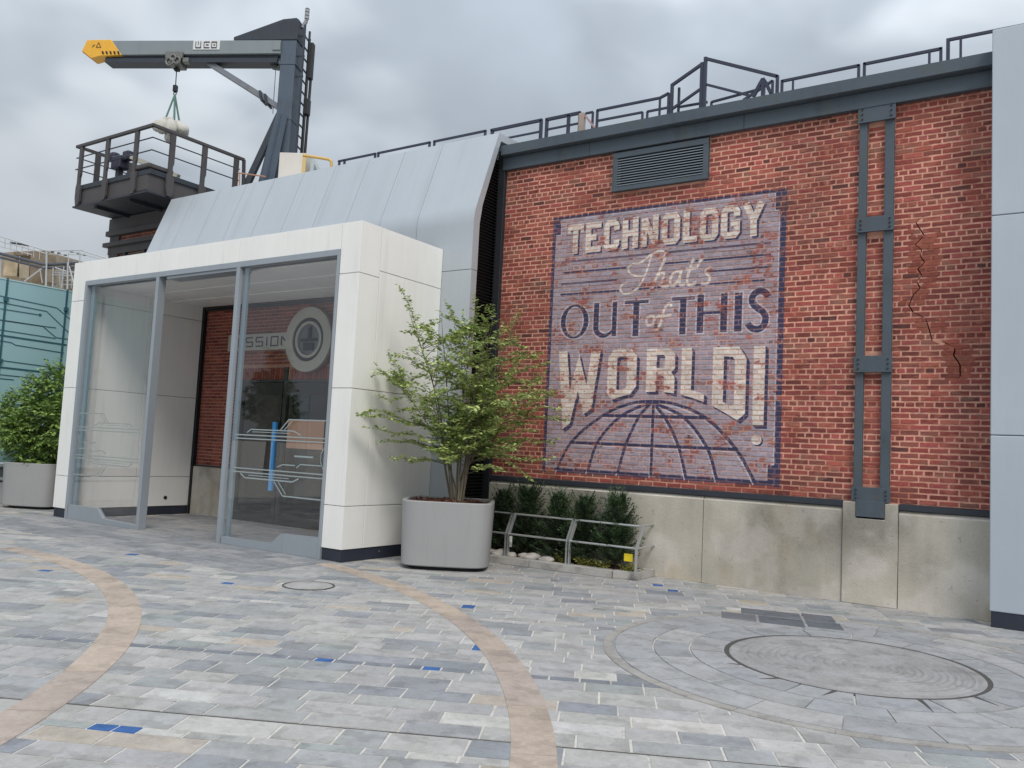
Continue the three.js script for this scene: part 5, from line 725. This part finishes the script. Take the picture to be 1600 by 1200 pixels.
// ================================================================ TURQUOISE GLASS SCREEN ON THE LEFT
{
  const t = thing('glass_screen', 'turquoise frosted glass screen wall with dark circuit lines at far left', 'glass wall', [-18.2, 0, 0]);
  const gm = new THREE.MeshPhysicalMaterial({ color: srgb(150, 186, 192), roughness: .3, clearcoat: .5, clearcoatRoughness: .05 }), tl = std(srgb(46, 88, 100), .5);
  for (const [z0, z1] of [[-5.9, -4.65], [-7.14, -5.9], [-8.38, -7.14], [-9.62, -8.38], [-10.86, -9.62]]) { mesh('glass_panel', box(-.02, .0, .82, 4.56, z0 + .006, z1 - .006, .003), gm, t); const ps = mesh('glass_post', [box(-.06, .02, .8, 4.6, z1 - .018, z1 + .018), box(.0, .05, 4.12, 4.2, z1 - .04, z1 + .04), box(.0, .05, 2.85, 2.93, z1 - .04, z1 + .04)], tl, t); }
  mesh('top_edge', box(-.035, .012, 4.56, 4.585, -10.86, -4.65), std(srgb(176, 206, 210), .3), t);
  const Ls = [[[-8.27, 4.21], [-9.43, 4.16], [-9.75, 3.95]], [[-8.28, 4.08], [-9.22, 4.05], [-9.74, 3.66]], [[-8.29, 3.95], [-9.09, 3.95]], [[-8.31, 3.72], [-9.17, 3.72], [-9.45, 3.73]], [[-9.17, 3.72], [-9.47, 3.52], [-9.72, 3.52]], [[-8.33, 3.52], [-9.46, 3.5]], [[-8.34, 3.41], [-9.71, 3.39]], [[-8.35, 3.3], [-8.57, 3.29], [-8.65, 3.25], [-9.67, 3.21]], [[-8.38, 2.94], [-8.45, 2.9], [-9.6, 2.87]], [[-8.4, 2.76], [-9.61, 2.75]], [[-8.41, 2.61], [-9.49, 2.6]], [[-8.42, 2.53], [-8.69, 2.53]]];
  Ls.forEach((l, k) => { const gs = [], w = k === 6 || k === 9 ? .034 : .016, p = k === 11 || k === 2 ? l : [[-6.2, l[0][1] + .01], ...l]; for (let i = 0; i < p.length - 1; i++) gs.push(bar(V(.006, p[i][1], p[i][0]), V(.006, p[i + 1][1], p[i + 1][0]), .006, w)); if (k === 2) gs.push(box(0, .01, 3.925, 3.975, -9.12, -9.07)); mesh('circuit_line', gs, tl, t); });
  mesh('base_wall', [box(-.4, .0, 0, .42, -10.86, -4.6, .01)], std(srgb(196, 200, 204), .7, { map: paintTex }), t); mesh('base_rail', [box(-.3, .03, .46, .52, -10.86, -4.6, .01), box(-.3, .01, .73, .8, -10.86, -4.6, .01)], std(srgb(176, 190, 196), .5), t); mesh('base_recess', box(-.3, -.03, .42, .73, -10.86, -4.6), std(srgb(104, 108, 114), .8), t);
}
// ================================================================ SCAFFOLDED BUILDING BEYOND
{
  const D = 42, t = thing('scaffolded_building', 'half-built tan building wrapped in silver scaffolding beyond the glass screen', 'building', [0, 0, 0]);
  const tanM = std(srgb(196, 186, 168), .9, { map: concreteTex }), tan2 = std(srgb(164, 152, 136), .9, { map: concreteTex }), r = rng(88);
  const P = (x, y, d = 0) => at(x, y, D + d);
  const right = V(1, 0, 0).transformDirection(camera.matrixWorld), quad = (pts, d, th, mat, name) => { const q = pts.map(([x, y]) => P(x, y, d)), back = fwd.clone().multiplyScalar(th), pos = []; const f = (a, b, c) => pos.push(...a.toArray(), ...b.toArray(), ...c.toArray()); const k = q.map((p) => p.clone().add(back)), n = q.length; for (let i = 1; i < n - 1; i++) { f(q[0], q[i + 1], q[i]); f(k[0], k[i], k[i + 1]); } for (let i = 0; i < n; i++) { const j = (i + 1) % n; f(q[i], q[j], k[j]); f(q[i], k[j], k[i]); } const g = new THREE.BufferGeometry(); g.setAttribute('position', new THREE.BufferAttribute(new Float32Array(pos), 3)); g.computeVertexNormals(); mesh(name, g, mat, t); };
  quad([[-40, 400], [22, 393], [70, 392], [73, 700], [-40, 700]], 1.2, 5, tanM, 'wall'); quad([[68, 410], [118, 416], [150, 420], [150, 700], [68, 700]], 3, 5, std(srgb(128, 124, 116), .9, { map: concreteTex }), 'wall'); quad([[22, 393], [70, 391.5], [71, 398], [20, 399]], .9, 1, tan2, 'parapet'); quad([[48, 395], [70, 395], [72, 440], [46, 440]], .8, 1, tan2, 'wall_block'); quad([[8, 405], [28, 410], [26, 432], [4, 430]], .9, .5, std(srgb(208, 194, 166), .9, { map: concreteTex }), 'wall_block'); quad([[30, 412], [46, 415], [45, 436], [30, 434]], .95, .5, tanM, 'wall_block');
  const gd = std(srgb(72, 78, 88), .6), sv = std(srgb(182, 186, 188), .45, { metalness: .3 });
  const S = (a, b, w, mat = sv, d = 0, name = 'scaffold_pole') => mesh(name, rod(P(a[0], a[1], d), P(b[0], b[1], d), w, w, 6), mat, t);
  S([-20, 391], [72, 414], .075, gd, 0, 'girder'); S([-20, 397], [72, 420], .06, gd, 0, 'girder'); S([70, 414], [122, 411], .08, gd, .2, 'girder'); S([72, 419], [122, 418], .06, gd, .2, 'girder');
  S([-10, 366], [73, 392], .03); S([-10, 374], [72, 396], .026); S([-10, 382], [50, 398], .022); S([73, 392], [130, 391], .03); S([76, 397], [128, 398], .02); S([126, 391], [168, 404], .03); S([108, 392], [160, 405], .024); S([73, 391], [69, 560], .05); S([106, 410], [103, 560], .045); S([108, 416], [117, 450], .04); S([100, 416], [96, 450], .03); S([70, 416], [38, 440], .045); S([83, 418], [80, 560], .03); S([31, 400], [30, 412], .025); S([2, 398], [0, 440], .03); S([62, 418], [66, 442], .025); S([125, 395], [124, 420], .03); S([86, 418], [104, 424], .03); S([107, 395], [107, 415], .026);
  for (let i = 0; i < 26; i++) { const x = 66 + r() * 56, y = 418 + r() * 30; if (r() < .5) S([x, y], [x + 16 + r() * 24, y + (r() - .3) * 3], .016 + .01 * r(), sv, 1 + r() * 1.5); else S([x, 418 + r() * 8], [x - 2 + r() * 6, 450 + r() * 6], .016 + .01 * r(), sv, 1 + r() * 1.5); }
  for (let i = 0; i < 12; i++) { const x = i < 6 ? 16 + i * 5 : 80 + (i - 6) * 10, y = i < 6 ? 379 + i * .8 : 393 + (i % 3) * 2.5; S([x, y], [x + 4, y + .6], .05, gd, .1, 'scaffold_clamp'); }
  for (let i = 0; i < 7; i++) { const x = 8 + i * 9, y0 = 372 + (x + 10) * .313 - 3; S([x, y0 - 1], [x - .6, y0 + 14], .018); }
}
// ================================================================ ACROSS THE PLAZA (mirrored in the panes)
{
  const b = thing('plaza_building', 'low grey building across the plaza, mirrored in the entrance glass', 'building', [-24, 0, 22], 20 * R);
  mesh('wall', box(-14, 14, 0, 4.2, -3, 3, .02), std(srgb(150, 148, 146), .85, { map: concreteTex }), b); mesh('roof_edge', box(-14.4, 14.4, 4.2, 4.6, -3.4, 3.4, .02), std(srgb(96, 98, 102), .7), b); for (let i = 0; i < 7; i++) { const w = mesh('window', box(-12.4 + i * 4 - 1.2, -12.4 + i * 4 + 1.2, .5, 3.2, -3.06, -3.005), std(srgb(36, 42, 48), .1), b); }
  const mt = leafMat(0xffffff), gr = [lin(78, 100, 50), lin(66, 88, 44), lin(90, 112, 58)];
  [[-27, 6.5, 5.2, 1], ['x'], [-33, 12, 6, 2]].filter((q) => q.length > 1).forEach(([x, z, h, s], i) => { const t = thing('plaza_tree', ['slender leafy tree across the plaza, mirrored in the left pane', 'taller leafy tree farther off across the plaza'][i], 'tree', [x, 0, z]); const r = rng(700 + s), wood = [], T = new Tri(); const root = V(0, 0, 0); wood.push(tubeTaper(new THREE.CatmullRomCurve3([root, V(.05, h * .3, 0), V(-.04, h * .6, .05), V(0, h * .9, 0)]), .12, .03, 10, 7)); for (let k = 0; k < 60; k++) { const u = .3 + .6 * r(), p = V(0, h * u, 0), a = r() * 6.28, q = (1.1 - u) * 1.9 * (.5 + .6 * r()), e = p.clone().add(V(Math.cos(a) * q, .35 + .5 * r(), Math.sin(a) * q)); wood.push(rod(p, e, .02, .006, 4)); for (let m = 0; m < 9; m++) { const f = p.clone().lerp(e, .35 + .65 * r()).add(rv(r, .16)), g = f.clone().add(rv(r, .25)); twigLeaves(T, null, f, g, r, .16, 22, gr); } } mesh('trunk', wood, M.bark, t); mesh('crown', T.geo(), mt, t, true); });
}

renderer.render(scene, camera);
